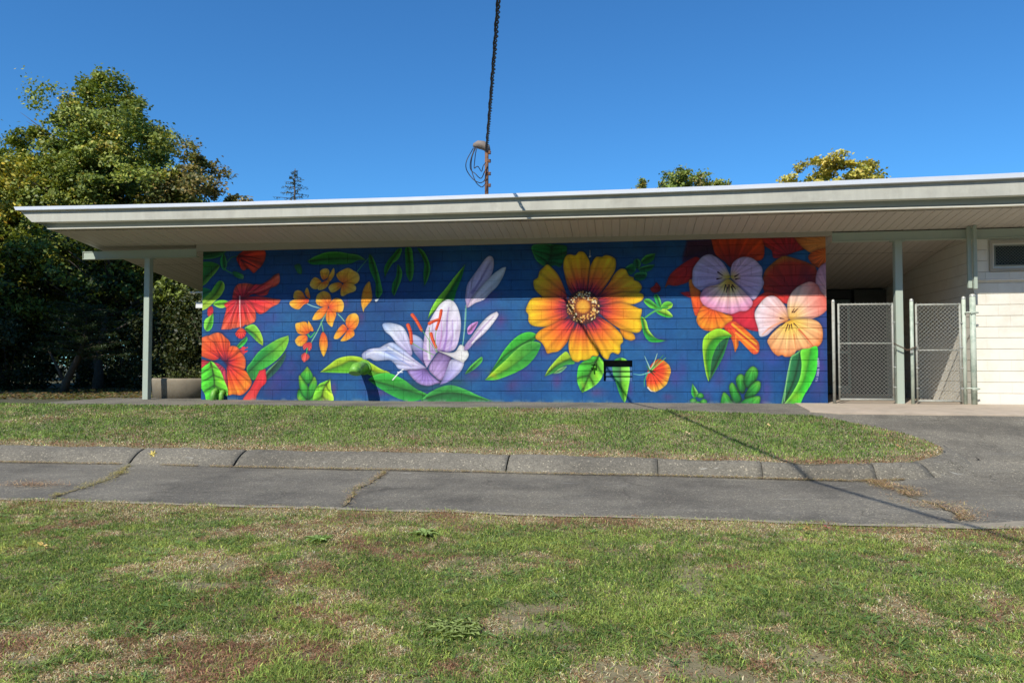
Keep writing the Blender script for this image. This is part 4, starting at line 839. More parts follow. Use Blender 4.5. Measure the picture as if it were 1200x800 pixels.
mb = MB(); mb.add([(-11.9,YB,zb(-12)-.7),(RX1,YB,zb(14)-.7),(RX1,YB,zt(14)-.72),(-11.9,YB,zt(-12)-.72)], [(0,1,2,3)]); mb.build('rear_fascia', M['fascia'], roof)
def zs(x, y): return 3.239+hx(x)+0.13*(WALLY-y)
# soffit: boards running front to back, a seam every board
def soffit_mesh(w, y0, y1, kind):
    mb = MB(); s = lambda x, y, dz: (x, y, zs(0, y)+dz)
    prof = [(0.0,.014),(.006,.0),(w*.30,.0),(w*.315,.008),(w*.335,.008),(w*.35,.0),(w*.64,.0),(w*.655,.008),(w*.675,.008),(w*.69,.0),(w-.006,.0),(w,.014)]
    vs = []; 
    for x, dz in prof: vs += [s(x, y0, dz), s(x, y1, dz)]
    mb.add(vs, [(2*i, 2*i+1, 2*i+3, 2*i+2) for i in range(len(prof)-1)]); return mb.raw('soffit_board')
W_ = 0.46
for y0, y1 in ((13.56, 16.18), (16.20, YB-.02)):
    me = soffit_mesh(W_, y0, y1, 0); me.materials.append(M['soffit'])
    x = -11.53
    while x < RX1-W_:
        o = bpy.data.objects.new('soffit_board', me); COL.objects.link(o); o.parent = roof; o.location = (x, -WALLY, -3.1+hx(x+W_/2)-hx(0)); x += W_
mb = MB(); mb.add([(-11.53,13.56,zs(-11.53,13.56)+.03),(RX1,13.56,zs(14,13.56)+.03),(RX1,YB,zs(14,YB)+.03),(-11.53,YB,zs(-11.53,YB)+.03)],[(0,1,2,3)]); mb.build('soffit_backing', M['black'], roof)
mb = MB(); mb.add([(x_, y_, z_) for x_, z_ in ((-9.02,.0),(3.93,.0)) for y_, z_ in [(14.62,3.150),(14.62,zs(x_,14.62)+.002),(14.80,zs(x_,14.8)+.002),(14.80,3.150)]], [(0,1,5,4),(1,2,6,5),(2,3,7,6),(3,0,4,7),(0,3,2,1),(4,5,6,7)])
mb.build('soffit_trim', M['trim'], roof)
def ibeam(x0, x1, name='steel_beam'):
    mb = MB(); y0, y1, z0, z1 = 14.63, 14.77, 3.035, 3.205
    f = .014
    mb.box(x0, x1, y0, y1, z0, z0+f); mb.box(x0, x1, y0, y1, z1-f, z1); mb.box(x0+.002, x1-.002, y0+.012, y0+.030, z0+f, z1-f)
    return mb.build(name, M['sage'], roof)
ibeam(-11.71, -9.025); ibeam(3.935, RX1)
mb = MB(); mb.box(-11.716, -11.708, 14.625, 14.775, 3.03, 3.21); mb.build('beam_end_plate', M['sage'], roof)
for x in (-10.18, 5.11):
    mb = MB(); mb.bbox(x-.065, x+.065, 14.64, 14.77, -.15, 3.03, .006); mb.build('post', M['sage'], roof)
    mb = MB(); mb.box(x-.12, x+.12, 14.635, 14.775, 3.018, 3.033); mb.build('cap_plate', M['sage'], roof)
mb = MB(); mb.bbox(6.245, 6.31, 14.50, 14.56, 2.11, 3.24, .004); mb.bbox(6.318, 6.375, 14.44, 14.50, 2.09, 3.25, .004); mb.build('hanging_post', M['sage'], roof)

# ------------------------------------------------------------------ white block building at the right
wb = empty('white_block_building', (6.42, WALLY, 0), 'white painted block building with a dark screened window under the right end of the roof', 'building')
WX = 6.42
core = MB()
ox0, ox1, oz0, oz1 = 6.78, 8.9, 2.53, 2.91
FX0, FX1, FZ0, FZ1 = 6.66, 9.02, 0.19+CH*11, 0.19+CH*14-.0
for q in [(WX+.004, FX0, -.1, 3.2), (FX1, 14, -.1, 3.2), (FX0, FX1, -.1, FZ0), (FX0, FX1, FZ1, 3.2)]: core.box(q[0], q[1], WALLY+.010, WALLY+.2, q[2], q[3])
core.box(WX+.010, WX+.2, WALLY+.2, 19.9, -.1, 3.2); core.box(WX+.2, 14, 19.7, 19.9, -.1, 2.5)
core.build('wall_core', M['mortar'], wb)
stuffb = MB()
for c in range(len(Zj)-1):
    z0, z1 = Zj[c], min(Zj[c+1], 3.19); off = (c % 2)*CW/2
    e = [WX]+[x for x in np.arange(WX+off, 14, CW) if x > WX+.05]+[14]
    for a, b in zip(e[:-1], e[1:]):
        if b-a < .05: continue
        segs = [(a, b)]
        if z0 >= FZ0-1e-3 and z1 <= FZ1+1e-3: segs = [s for s in [(a, min(b, FX0)), (max(a, FX1), b)] if s[1]-s[0] > .03]
        for s in segs:
            me = block_mesh(s[1]-s[0], z1-z0, 'white')
            if s[0] < 8.6:
                o = bpy.data.objects.new('block', me); COL.objects.link(o); o.parent = wb; o.location = (s[0]-WX, random.uniform(-.0012,.0012), z0)
            else: stuffb.add([(v.co.x+s[0], v.co.y+WALLY, v.co.z+z0) for v in me.vertices], [tuple(p.vertices) for p in me.polygons])
    ey = list(np.arange(WALLY+.004+(0 if c % 2 else CW/2), 19.7, CW)); ey = [WALLY+.004]+[y for y in ey if y > WALLY+.05]+[19.7]
    for a, b in zip(ey[:-1], ey[1:]):
        me = block_mesh(b-a, z1-z0); stuffb.add([(WX+v.co.y, b-v.co.x, v.co.z+z0) for v in me.vertices], [tuple(p.vertices) for p in me.polygons])
o = stuffb.build('side_blocks', M['white'], wb); o['kind'] = 'stuff'
trm = MB(); tb = .05
for q in [(FX0+.03,FX1-.03,2.95,3.0),(FX0+.03,FX1-.03,2.43,2.48),(FX0+.03,FX0+.08,2.48,2.95),(FX1-.08,FX1-.03,2.48,2.95)]: trm.box(q[0], q[1], WALLY-.025, WALLY+.012, q[2], q[3])
trm.build('window_trim', M['trim'], wb)
win = MB()
win.box(FX0+.002, ox0, WALLY+.012, WALLY+.09, FZ0+.002, FZ1-.002); win.box(ox1, FX1-.002, WALLY+.012, WALLY+.09, FZ0+.002, FZ1-.002)
win.box(ox0, ox1, WALLY+.012, WALLY+.09, FZ0+.002, oz0); win.box(ox0, ox1, WALLY+.012, WALLY+.09, oz1, FZ1-.002)
w_o = win.build('window', M['white'], wb)
def child_of(par, o):
    o.parent = par; o.location = (0, 0, 0); return o
def wchild(mb, name, mat): 
    off = wb.location
    mb.v = [(v[0], v[1], v[2]) for v in mb.v]; o = mb.build(name, mat, None); o.parent = w_o; o.location = (0,0,0); return o
mb = MB(); mb.box(ox0, ox1, WALLY+.085, WALLY+.089, oz0, oz1); wchild(mb, 'pane', M['glassdoor'])
mb = MB()
for fr in [(ox0-.0,ox0+.02,oz0,oz1),(ox1-.02,ox1,oz0,oz1),(ox0+.02,ox1-.02,oz0,oz0+.02),(ox0+.02,ox1-.02,oz1-.02,oz1)]: mb.box(fr[0],fr[1],WALLY-.002,WALLY+.02,fr[2],fr[3])
wchild(mb, 'frame', M['band'])
mb = MB(); s = .055
n = int((ox1-ox0+.4)/s)
for i in range(-8, n+8):
    for sg in (1, -1):
        xa = ox0+i*s; pts = []
        za, zb_ = oz0+.02, oz1-.02; xb = xa+sg*(zb_-za)
        t0, t1 = 0, 1
        for lim in (ox0+.02, ox1-.02):
            pass
        def xt(t): return xa+(xb-xa)*t
        ts = [t for t in np.linspace(0, 1, 21) if ox0+.02 <= xt(t) <= ox1-.02]
        if len(ts) > 1: mb.tube([(xt(ts[0]),WALLY+.03,za+(zb_-za)*ts[0]),(xt(ts[-1]),WALLY+.03,za+(zb_-za)*ts[-1])], .0035, 3, cap=False, smooth=False)
wchild(mb, 'security_mesh', M['band'])
mb = MB(); mb.tube([(WX-.04,WALLY-.05,2.275),(14,WALLY-.05,2.275)], .011, 8); mb.tube([(WX-.045,WALLY-.05,2.33),(WX-.045,WALLY-.05,2.22)], .014, 8); mb.build('rail', M['lampwhite'], wb)

# ------------------------------------------------------------------ passage end with glazed doors
dd = empty('passage_doors', (3.86, 19.3, 0), 'dark glazed double doors at the back of the covered passage behind the left gate', 'doors')
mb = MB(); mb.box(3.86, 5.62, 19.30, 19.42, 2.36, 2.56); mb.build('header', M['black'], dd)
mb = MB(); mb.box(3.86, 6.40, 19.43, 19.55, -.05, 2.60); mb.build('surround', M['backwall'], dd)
for i, x0 in enumerate((3.90, 4.76)):
    fr = MB(); x1 = x0+.84
    for q in [(x0,x0+.07,.02,2.34),(x1-.07,x1,.02,2.34),(x0+.07,x1-.07,.02,.22),(x0+.07,x1-.07,2.24,2.34),(x0+.07,x1-.07,1.0,1.07)]: fr.box(q[0],q[1],19.34,19.38,q[2],q[3])
    d_o = fr.build('door', M['doorframe'], dd)
    pn = MB(); pn.box(x0+.07, x1-.07, 19.355, 19.362, .22, 1.0); pn.box(x0+.07, x1-.07, 19.355, 19.362, 1.07, 2.24); p = pn.build('pane', M['glassdoor'], None); p.parent = d_o
    hn = MB(); hx = x1-.1 if i == 0 else x0+.1; hn.tube([(hx,19.30,.9),(hx,19.30,1.2)], .014, 6); h = hn.build('handle', M['galv'], None); h.parent = d_o
# cinder block column between door and side wall
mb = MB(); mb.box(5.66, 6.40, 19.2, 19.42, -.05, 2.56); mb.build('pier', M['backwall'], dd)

# ------------------------------------------------------------------ chain-link gates
def gate(x0, x1, z0, z1, zm, label, y=14.60):
    g = empty('chain_link_gate', (x0, y, z0), label, 'gate', 'chain-link gates across the passage')
    r = .0185
    mb = MB()
    mb.tube([(x0+r,y,z0),(x0+r,y,z1)], r, 10); mb.tube([(x1-r,y,z0),(x1-r,y,z1)], r, 10)
    mb.tube([(x0+r,y,z1-r),(x1-r,y,z1-r)], r, 10); mb.tube([(x0+r,y,z0+r),(x1-r,y,z0+r)], r, 10)
    mb.build('frame', M['gateframe'], g)
    mb = MB(); mb.tube([(x0+r,y+.004,zm),(x1-r,y+.004,zm)], r*.75, 10); mb.build('middle_rail', M['gateframe'], g)
    mb = MB(); s = .072; w = x1-x0-.04; h = z1-z0-.03; xa, za = x0+.02, z0+.01
    wr = .0027; k = -int(h/s)-1
    for i in range(k, int(w/s)+2):
        # rising wires x = i*s + z ; falling wires x = i*s + (h - z)
        for sg in (1, -1):
            def xz(z): return i*s+(z if sg == 1 else h-z)
            lo, hi = (max(0, -i*s), min(h, w-i*s)) if sg == 1 else (max(0, h-(w-i*s)), min(h, h+i*s))
            if hi-lo < .03: continue
            m = max(2, int((hi-lo)/s*2)+1); pts = []
            for j in range(m):
                z = lo+(hi-lo)*j/(m-1); pts.append((xa+xz(z), y-.012+sg*.003*math.cos(j*PI), za+z))
            mb.tube(pts, wr, 4, cap=False, smooth=False)
    for i in range(int(w/s)+1):   # twisted barbs at top
        mb.tube([(xa+i*s,y-.012,za+h-.01),(xa+i*s+.006,y-.012,za+h+.035+.01*random.random())], wr, 4, cap=False, smooth=False)
    mb.build('wire_mesh', M['galv'], g)
    for xx, zs_ in ((x0-.005, (z0+.25, z0+.62, z0+1.0, z0+1.45)), (x1-.03, (z0+.25, z0+.62, z0+1.0, z0+1.45))):
        for z in zs_:
            t = MB(); t.box(xx, xx+.05, y-.026, y-.020, z-.010, z+.010); t.build('tension_band', M['galv'], g)
    return g
gate(4.00, 4.985, .055, 1.86, 1.115, 'chain-link gate leaf between the mural wall and the square green post')
gate(5.36, 6.145, .035, 1.84, .985, 'chain-link gate leaf between the square green post and the white building')
def pole(x, r, z1, label, y=14.60, mat='gateframe', capz=True):
    p = empty('gate_post', (x, y, 0), label, 'post', 'round posts holding the gates')
    mb = MB(); mb.tube([(x,y,-.1),(x,y,z1)], r, 14); mb.build('pole', M[mat], p)
    mb = MB(); mb.lathe((x, y, z1), [(r*1.12,-.01),(r*1.12,.01),(r*.8,.03),(r*.3,.042),(.001,.044)], 12); mb.build('cap', M['galv'], p)
    return p
pole(3.925, .028, 1.90, 'thin round gate post tight against the right end of the mural wall')
pole(5.30, .032, 1.90, 'round gate post just right of the square green post', mat='greenpipe')
pole(6.195, .034, 1.93, 'middle round gate post, hinged to the right-hand gate', mat='greenpipe')
p4 = pole(6.325, .050, 1.97, 'thick pale green gate post against the corner of the white building', y=14.55, mat='greenpipe')
for z in (1.66, .28):
    mb = MB(); mb.tube([(6.19,14.55,z),(6.23,14.535,z+.012),(6.33,14.49,z+.005),(6.40,14.50,z)], .013, 8); mb.box(6.27, 6.38, 14.49, 14.496, z-.02, z+.02); mb.build('hinge_strap', M['greenpipe'], p4)
# chain and padlock between the leaves
ch = empty('padlock_chain', (5.11, 14.55, 1.1), 'rusty chain looped round the square green post, locking the two gates', 'chain')
cp = [(4.97,14.56,1.115),(5.03,14.56,1.075),(5.09,14.57,1.045),(5.14,14.56,1.02),(5.19,14.55,.985),(5.24,14.55,1.0),(5.30,14.55,1.03),(5.36,14.56,1.05)]
P_ = bez([(p[0], p[2]) for p in cp], False, 3)
for i in range(len(P_)-1):
    a, b = P_[i], P_[i+1]; c = (a+b)/2; ln = np.hypot(*(b-a))*.75; an = math.atan2(b[1]-a[1], b[0]-a[0]); mb = MB()
    pts = []
    for k in range(11):
        t = 2*PI*k/10; u, v = ln*math.cos(t), .012*math.sin(t); v1 = v if i % 2 else 0; yo = 0 if i % 2 else v
        pts.append((c[0]+u*math.cos(an)-v1*math.sin(an), 14.545+yo, c[1]+u*math.sin(an)+v1*math.cos(an)))
    mb.tube(pts, .0048, 5, cap=False); mb.build('chain_link', M['chain'], ch)
mb = MB(); mb.bbox(5.245, 5.295, 14.53, 14.555, .93, .975, .004); mb.tube([(5.255,14.543,.975),(5.255,14.543,1.0),(5.27,14.543,1.012),(5.285,14.543,1.0),(5.285,14.543,.975)], .005, 6); mb.build('padlock', M['galv'], ch)

# ------------------------------------------------------------------ planter and its plant
plx, ply, plr = -9.86, 15.9, .85
pl = empty('round_planter', (plx, ply, 0), 'round concrete planter just behind the left end of the mural wall', 'planter')
mb = MB(); mb.lathe((plx, ply, 0), [(.01,-.1),(plr*.97,-.1),(plr,.36),(plr,.40),(plr-.015,.42),(plr-.09,.42),(plr-.10,.38),(plr-.10,.30)], 48); mb.build('bowl', M['planter'], pl)
mb = MB(); mb.lathe((plx, ply, 0), [(plr-.10,.31),(.4,.34),(.01,.36)], 24); mb.build('earth', M['soil'], pl)
# lamp bracket on the wall end
lp = empty('wall_lamp', (-8.91, 14.82, 2.2), 'small white lamp bracket sticking out past the left end of the mural wall', 'lamp')
mb = MB(); mb.bbox(-9.26, -8.912, 14.79, 14.86, 2.275, 2.30, .004); mb.build('arm', M['lampwhite'], lp)
mb = MB(); mb.tube([(-8.98,14.82,2.28),(-8.98,14.82,2.06)], .010, 8); mb.build('rod', M['lampwhite'], lp)
mb = MB(); mb.bbox(-9.11, -8.915, 14.77, 14.87, 1.94, 2.07, .008); mb.build('lamp_box', M['lampwhite'], lp)

# ------------------------------------------------------------------ service mast and overhead cable
mx_, my_ = -2.505, 13.6
ms = empty('service_mast', (mx_, my_, 3.8), 'rusty service mast with weatherhead and looped wires standing on the roof', 'mast')
mb = MB(); mb.tube([(mx_,my_,3.7),(mx_,my_,4.74)], .036, 12); mb.build('mast_pipe', M['rust'], ms)
mb = MB()
ax = Vector((-.24, 0, .06)); 
for i in range(1): mb.tube([(mx_+.03,my_,4.735),(mx_-.0,my_-.01,4.80),(mx_-.07,my_-.02,4.845),(mx_-.16,my_-.03,4.86),(mx_-.235,my_-.03,4.845),(mx_-.255,my_-.03,4.825)], [.048,.075,.085,.078,.045,.012], 14)
mb.build('weatherhead', M['rusthood'], ms)
for z in (4.08, 4.30, 4.54, 4.70):
    mb = MB(); mb.lathe((mx_+.062, my_-.03, z), [(.003,-.035),(.022,-.03),(.028,-.012),(.016,0),(.028,.012),(.022,.03),(.003,.035)], 10); mb.tube([(mx_,my_-.03,z),(mx_+.062,my_-.03,z)], .007, 6); mb.build('insulator', M['rust'], ms)
for k, (w, zl, ze, sx) in enumerate([(.30,4.22,4.14,-.245),(.22,4.30,4.27,-.22),(.20,4.14,4.02,-.19),(.14,4.42,4.40,-.16)]):
    mb = MB(); pts = bez([(mx_+sx, 4.80), (mx_-.06-w, 4.60), (mx_-.08-w, 4.40), (mx_-.04-w*.75, zl), (mx_-w*.35-.03, zl-.09), (mx_-.04, ze+.03), (mx_+.0, ze+.1)], False, 6)
    mb.tube([(p[0], my_-.05-.02*k+.02*math.sin(i*.5+k), p[1]) for i, p in enumerate(pts)], .0085, 6); mb.build('wire_loop', M['cable'], ms)
cb = empty('overhead_cable', (mx_, my_, 4.75), 'twisted black service cable running from the mast overhead towards the viewer', 'cable')
S0 = Vector((-2.49, 13.5, 4.745)); dirn = Vector((-1.479+2.486, 8.385-13.121, 0)).normalized()
def cpath(s): p = S0+dirn*s; return Vector((p.x, p.y, 4.70+0.030*s+0.0046*s*s))
smax = 32; N_ = 1400
for k in range(3):
    pts = []
    for i in range(N_+1):
        s = smax*(i/N_)**1.0; c = cpath(s); a = s/0.34*2*PI+k*2*PI/3; side = Vector((-dirn.y, dirn.x, 0)) * -1; 
        r_ = .019*(1+.25*math.sin(s*5.3+k*2)); pts.append(c+side*math.cos(a)*r_+Vector((0,0,1))*math.sin(a)*r_)
    mb = MB(); mb.tube(pts, .0125 if k else .010, 6); mb.build('strand', M['cable'], cb)
# the pole behind the viewer that carries the cable
pe = cpath(smax)
up_ = empty('utility_pole', (pe.x, pe.y, -.9), 'wooden utility pole behind the viewer carrying the service cable', 'pole')
mb = MB(); mb.tube([(pe.x,pe.y-.16,-1.2),(pe.x,pe.y-.16,pe.z+1.0)], [.17,.12], 14); mb.build('shaft', M['bark'], up_)
# ------------------------------------------------------------------ vegetation
def col_noise(n, base, var=0.2):
    return np.array(base)[None]*(1+RNG.normal(0, var, (n, 1)))*(1+RNG.normal(0, 0.06, (n, 3)))
def leaf_cloud(name, C, size, cols, parent, mat=None, up=0.35, out=None, stuff=False, aspect=0.62):
    """one small bent leaf (two triangles) at every centre"""
    n = len(C); nrm = RNG.normal(0, 1, (n, 3)); nrm[:, 2] += up*2
    if out is not None: nrm += out*1.1
    nrm /= np.linalg.norm(nrm, axis=1, keepdims=True)
    a = RNG.normal(0, 1, (n, 3)); u = np.cross(nrm, a); u /= np.linalg.norm(u, axis=1, keepdims=True)+1e-9; v = np.cross(nrm, u)
    s = (size*RNG.uniform(.65, 1.3, n))[:, None]
    p0 = C-u*s*.5; p1 = C+v*s*aspect*.5-u*s*.05+nrm*s*.06; p2 = C+u*s*.5-nrm*s*.10; p3 = C-v*s*aspect*.5-u*s*.05+nrm*s*.06
    V = np.stack([p0, p1, p2, p3], 1).reshape(-1, 3); i = np.arange(n)*4
    F = np.stack([i, i+1, i+2, i+3], 1)
    o = np_mesh(name, V, F, 4, np.repeat(np.clip(cols, .003, 1), 4, 0), mat=mat or M['leaf'])
    if parent is not None:
        o.parent = parent; o.location = -Vector(parent.location)
    if stuff: o['kind'] = 'stuff'
    return o
def limbs(name, root, base, top, r0, n, spread, parent, z0f=.3, seed=0):
    rnd = random.Random(seed); mb = MB(); b = Vector(base); t = Vector(top); H = t-b
    pts = [b+H*(i/8)+Vector((rnd.uniform(-.12,.12), rnd.uniform(-.12,.12), 0))*(i > 0) for i in range(9)]
    mb.tube(pts, [r0*(1.25 if i == 0 else 1)*(1-i/9.5) for i in range(9)], 9)
    ends = []
    for k in range(n):
        f = z0f+(1-z0f)*(k+.5)/n*.9; s = b+H*f; a = rnd.uniform(0, 2*PI)+k*2.4; L = spread*(1-f*.55)*rnd.uniform(.7, 1.1)
        e = s+Vector((math.cos(a)*L, math.sin(a)*L, L*rnd.uniform(.25, .8))); m = (s+e)/2+Vector((0,0,-.06*L))
        rr = r0*(1-f)*.55+.012
        mb.tube([s, m, e], [rr, rr*.65, rr*.25], 6); ends.append(e)
        for q in range(3):
            g = m+(e-m)*rnd.uniform(.1, .9); a2 = a+rnd.uniform(-1.2, 1.2); l2 = L*rnd.uniform(.25, .5)
            h = g+Vector((math.cos(a2)*l2, math.sin(a2)*l2, l2*rnd.uniform(.1, .9))); mb.tube([g, h], [rr*.35, rr*.12], 5); ends.append(h)
    mb.build('trunk', M['bark'], parent); return ends
def tree(name, label, base, blobs, nleaf, size, palette, trunk_top, r0=.18, nl=16, spread=2.5, seed=1, holes=0.35, group=None, clumps=90, cr=.75, tr=None):
    """blobs: (centre, radii) that the crown fills; leaves gather in clumps near the crown's surface"""
    t = empty(name, base, label, 'tree', group)
    ends = limbs('trunk', t, base, tr or trunk_top, r0, nl, spread, t, seed=seed)
    rs = np.random.default_rng(seed*13+5)
    tot = sum(r[0]*r[1]*r[2] for _, r in blobs)**1.0; cs = []; od = []
    for c, r in blobs:
        k = max(4, int(clumps*(r[0]*r[1]*r[2])/tot))
        d = rs.normal(0, 1, (k, 3)); d /= np.linalg.norm(d, axis=1, keepdims=True)
        rad = rs.uniform(.35, 1.0, (k, 1))**.45
        rad = rad*(1+rs.normal(0, .10, (k, 1)))
        cs.append(np.array(c)+d*rad*np.array(r)); od.append(d)
    cs = np.concatenate(cs); od = np.concatenate(od); K = len(cs)
    idx = rs.integers(0, K, nleaf); csz = cr*rs.uniform(.45, 1.25, K); ctint = rs.normal(0, .11, K)
    # each clump is a drooping spray: flattened, leaves cluster on sub-sprays
    sub = rs.normal(0, 1, (K, 9, 3)); sub /= np.linalg.norm(sub, axis=2, keepdims=True)+1e-9; sub *= rs.uniform(.3, 1, (K, 9, 1))
    sj = rs.integers(0, 9, nleaf)
    P = cs[idx]+(sub[idx, sj]+rs.normal(0, .24, (nleaf, 3)))*csz[idx][:, None]*np.array([1, 1, .75])
    P[:, 2] = np.maximum(P[:, 2], 0.05)
    pal = np.array([p[1] for p in palette]); w = np.array([p[0] for p in palette], float); w /= w.sum()
    pc = rs.choice(len(pal), K, p=w); pi = np.where(rs.random(nleaf) < .55, pc[idx], rs.choice(len(pal), nleaf, p=w))
    col = pal[pi]*(1+ctint[idx]+rs.normal(0, .16, nleaf))[:, None]
    leaf_cloud('crown', P, size, col, t, out=od[idx])
    return t
GR = [(4, (0.212, 0.265, 0.043)), (3, (0.302, 0.338, 0.057)), (2, (0.131, 0.182, 0.033)), (0.9, (0.503, 0.42, 0.074))]
GY = [(3, (0.29, 0.316, 0.051)), (2, (0.484, 0.421, 0.071)), (1.5, (0.815, 0.561, 0.079)), (1, (0.155, 0.194, 0.031))]
GB = [(3, (0.17, 0.17, 0.045)), (2, (0.3, 0.23, 0.07)), (1, (0.42, 0.29, 0.09)), (1.5, (0.12, 0.14, 0.035))]
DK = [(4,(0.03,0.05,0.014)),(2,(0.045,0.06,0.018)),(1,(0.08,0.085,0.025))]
tree('maple_tree', 'tall broad maple with dense green crown, the highest tree left of the roof', (-21.4, 27, -.1),
     [((-20.9,27,9.5),(2.6,2.4,2.9)),((-21.8,26.5,7.2),(3.6,3.2,3.2)),((-18.8,26.5,7.3),(2.8,2.8,3.2)),((-21.5,26,5.2),(5.0,3.2,3.0)),((-20.9,27.0,10.7),(1.6,1.4,1.4)),((-20.8,27.0,11.5),(1.0,.9,.9)),((-24.2,27.0,7.6),(2.4,2.0,2.2))],
     190000, .145, GR, (-21.5,27,11.4), .3, 26, 3.6, 3, clumps=520, cr=.70)
tree('maple_tree', 'yellowing tree at the left edge of the photo beside the tall maple', (-24.6, 23.5, -.1),
     [((-25.3,23.5,7.3),(2.6,2.2,2.8)),((-22.8,23.5,6.4),(1.8,1.8,2.4)),((-24.6,23,5.0),(2.6,2.4,2.8)),((-22.6,22.8,3.4),(2.0,1.8,1.9))], 68000, .16, GY, (-25.2,23.5,8.4), .22, 18, 2.6, 5, clumps=230, cr=.65)
tree('autumn_tree', 'smaller tree turning brown and orange, right of the tall maple above the roof', (-15.9, 26, -.1),
     [((-16.4,26,6.4),(1.9,1.7,2.4)),((-14.9,26,5.6),(1.7,1.6,1.9)),((-17.6,25.4,4.6),(2.0,2.0,2.4))], 26000, .15, GB, (-16.0,26,8.2), .16, 22, 2.4, 7, clumps=110, cr=.6)
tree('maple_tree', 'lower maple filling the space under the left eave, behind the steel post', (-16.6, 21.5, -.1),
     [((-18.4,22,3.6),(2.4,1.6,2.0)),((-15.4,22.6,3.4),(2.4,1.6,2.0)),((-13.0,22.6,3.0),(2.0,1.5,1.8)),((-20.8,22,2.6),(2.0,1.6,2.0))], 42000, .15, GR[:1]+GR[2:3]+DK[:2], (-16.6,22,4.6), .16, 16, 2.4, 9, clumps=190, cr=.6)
tree('maple_tree', 'unseen maple added just past the left side of the view to shade the growth behind', (-18.9, 15.2, -.3),
     [((-19.2,15.2,7.6),(3.0,2.8,2.8)),((-18.6,14.0,6.4),(2.2,2.4,2.0)),((-20.6,16.4,6.6),(2.6,2.6,2.4))], 19000, .22, GR, (-19,15.2,9.6), .24, 16, 2.8, 21, clumps=160, cr=.7)  # out-of-view crown, put in to cast shade on the undergrowth
# dark growth at the foot of the trees
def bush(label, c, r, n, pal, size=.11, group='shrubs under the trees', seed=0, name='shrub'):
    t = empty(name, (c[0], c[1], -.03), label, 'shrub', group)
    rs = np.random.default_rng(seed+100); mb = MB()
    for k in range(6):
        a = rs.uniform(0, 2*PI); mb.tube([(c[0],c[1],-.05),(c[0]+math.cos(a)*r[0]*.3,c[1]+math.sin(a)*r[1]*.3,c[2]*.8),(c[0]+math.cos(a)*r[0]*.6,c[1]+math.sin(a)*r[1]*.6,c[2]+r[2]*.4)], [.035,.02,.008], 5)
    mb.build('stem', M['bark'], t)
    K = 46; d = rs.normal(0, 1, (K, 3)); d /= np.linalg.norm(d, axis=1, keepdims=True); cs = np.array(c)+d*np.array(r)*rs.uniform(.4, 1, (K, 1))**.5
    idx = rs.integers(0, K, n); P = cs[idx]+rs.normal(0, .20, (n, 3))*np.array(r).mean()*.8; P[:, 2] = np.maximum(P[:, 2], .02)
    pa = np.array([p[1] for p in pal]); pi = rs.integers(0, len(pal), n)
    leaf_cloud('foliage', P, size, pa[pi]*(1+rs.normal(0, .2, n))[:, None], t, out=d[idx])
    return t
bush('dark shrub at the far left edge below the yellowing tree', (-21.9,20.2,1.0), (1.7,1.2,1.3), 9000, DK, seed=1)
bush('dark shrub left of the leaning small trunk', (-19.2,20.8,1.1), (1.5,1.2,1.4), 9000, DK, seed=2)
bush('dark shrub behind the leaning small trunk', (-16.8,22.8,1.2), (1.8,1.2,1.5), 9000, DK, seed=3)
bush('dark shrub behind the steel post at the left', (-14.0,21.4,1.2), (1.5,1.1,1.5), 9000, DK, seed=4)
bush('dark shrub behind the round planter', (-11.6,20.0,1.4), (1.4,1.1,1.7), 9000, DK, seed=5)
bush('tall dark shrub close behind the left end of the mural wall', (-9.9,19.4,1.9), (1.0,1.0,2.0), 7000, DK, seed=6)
# small evergreen with layered boughs on a leaning trunk
ev = empty('small_evergreen', (-15.3, 18.8, -.1), 'small evergreen with flat layered boughs on a leaning dark trunk, left of the steel post', 'tree')
mb = MB(); mb.tube([(-15.55,18.8,-.1),(-15.5,18.8,.25),(-15.15,18.8,.9),(-14.95,18.8,1.4),(-14.9,18.8,2.1)], [.12,.10,.08,.06,.02], 8)
mb.tube([(-15.5,18.8,.15),(-15.75,18.8,.6),(-16.1,18.8,1.2)], [.06,.045,.02], 7); bough = []
for k in range(34):
    z = .9+k/34*1.5; a = k*2.4; L = 1.35*(1-.45*k/34); p = Vector((-15.0,18.8,z)); e = p+Vector((math.cos(a)*L, math.sin(a)*L*.8, .10)); mb.tube([p, (p+e)/2+Vector((0,0,.06)), e], [.018,.012,.004], 5); bough.append((p, e))
mb.build('trunk', M['bark'], ev)
P = []
for p, e in bough:
    for q in range(330):
        t = RNG.uniform(.15, 1.05); c = p+(e-p)*t; w = .28*(1.1-t*.7)
        P.append((c.x+RNG.normal(0, w*.5), c.y+RNG.normal(0, w*.5), c.z+.03+RNG.normal(0, .025)-abs(RNG.normal(0,.03))))
P = np.array(P); leaf_cloud('foliage', P, .075, col_noise(len(P), (0.045,0.075,0.025), .25), ev, aspect=.25, up=.8)
# distant wood behind everything at the left, seen only through the gaps
n = 60000; P = np.stack([RNG.uniform(-46, 0, n), RNG.uniform(33, 38, n), RNG.uniform(0, 1, n)**.8*6.2*(.8+.4*RNG.random(n))], 1)
P[:, 2] *= (.75+.45*fbm(P[:, 0], P[:, 1]*0, 4, 5)) * np.where(P[:,0] > -14, .5, 1.0)
o = leaf_cloud('woodland', P, .30, col_noise(n, (0.035,0.05,0.018), .3), None, stuff=True); o['kind'] = 'stuff'; tag(o, 'dark mass of woods far behind the trees at the left', 'woods')
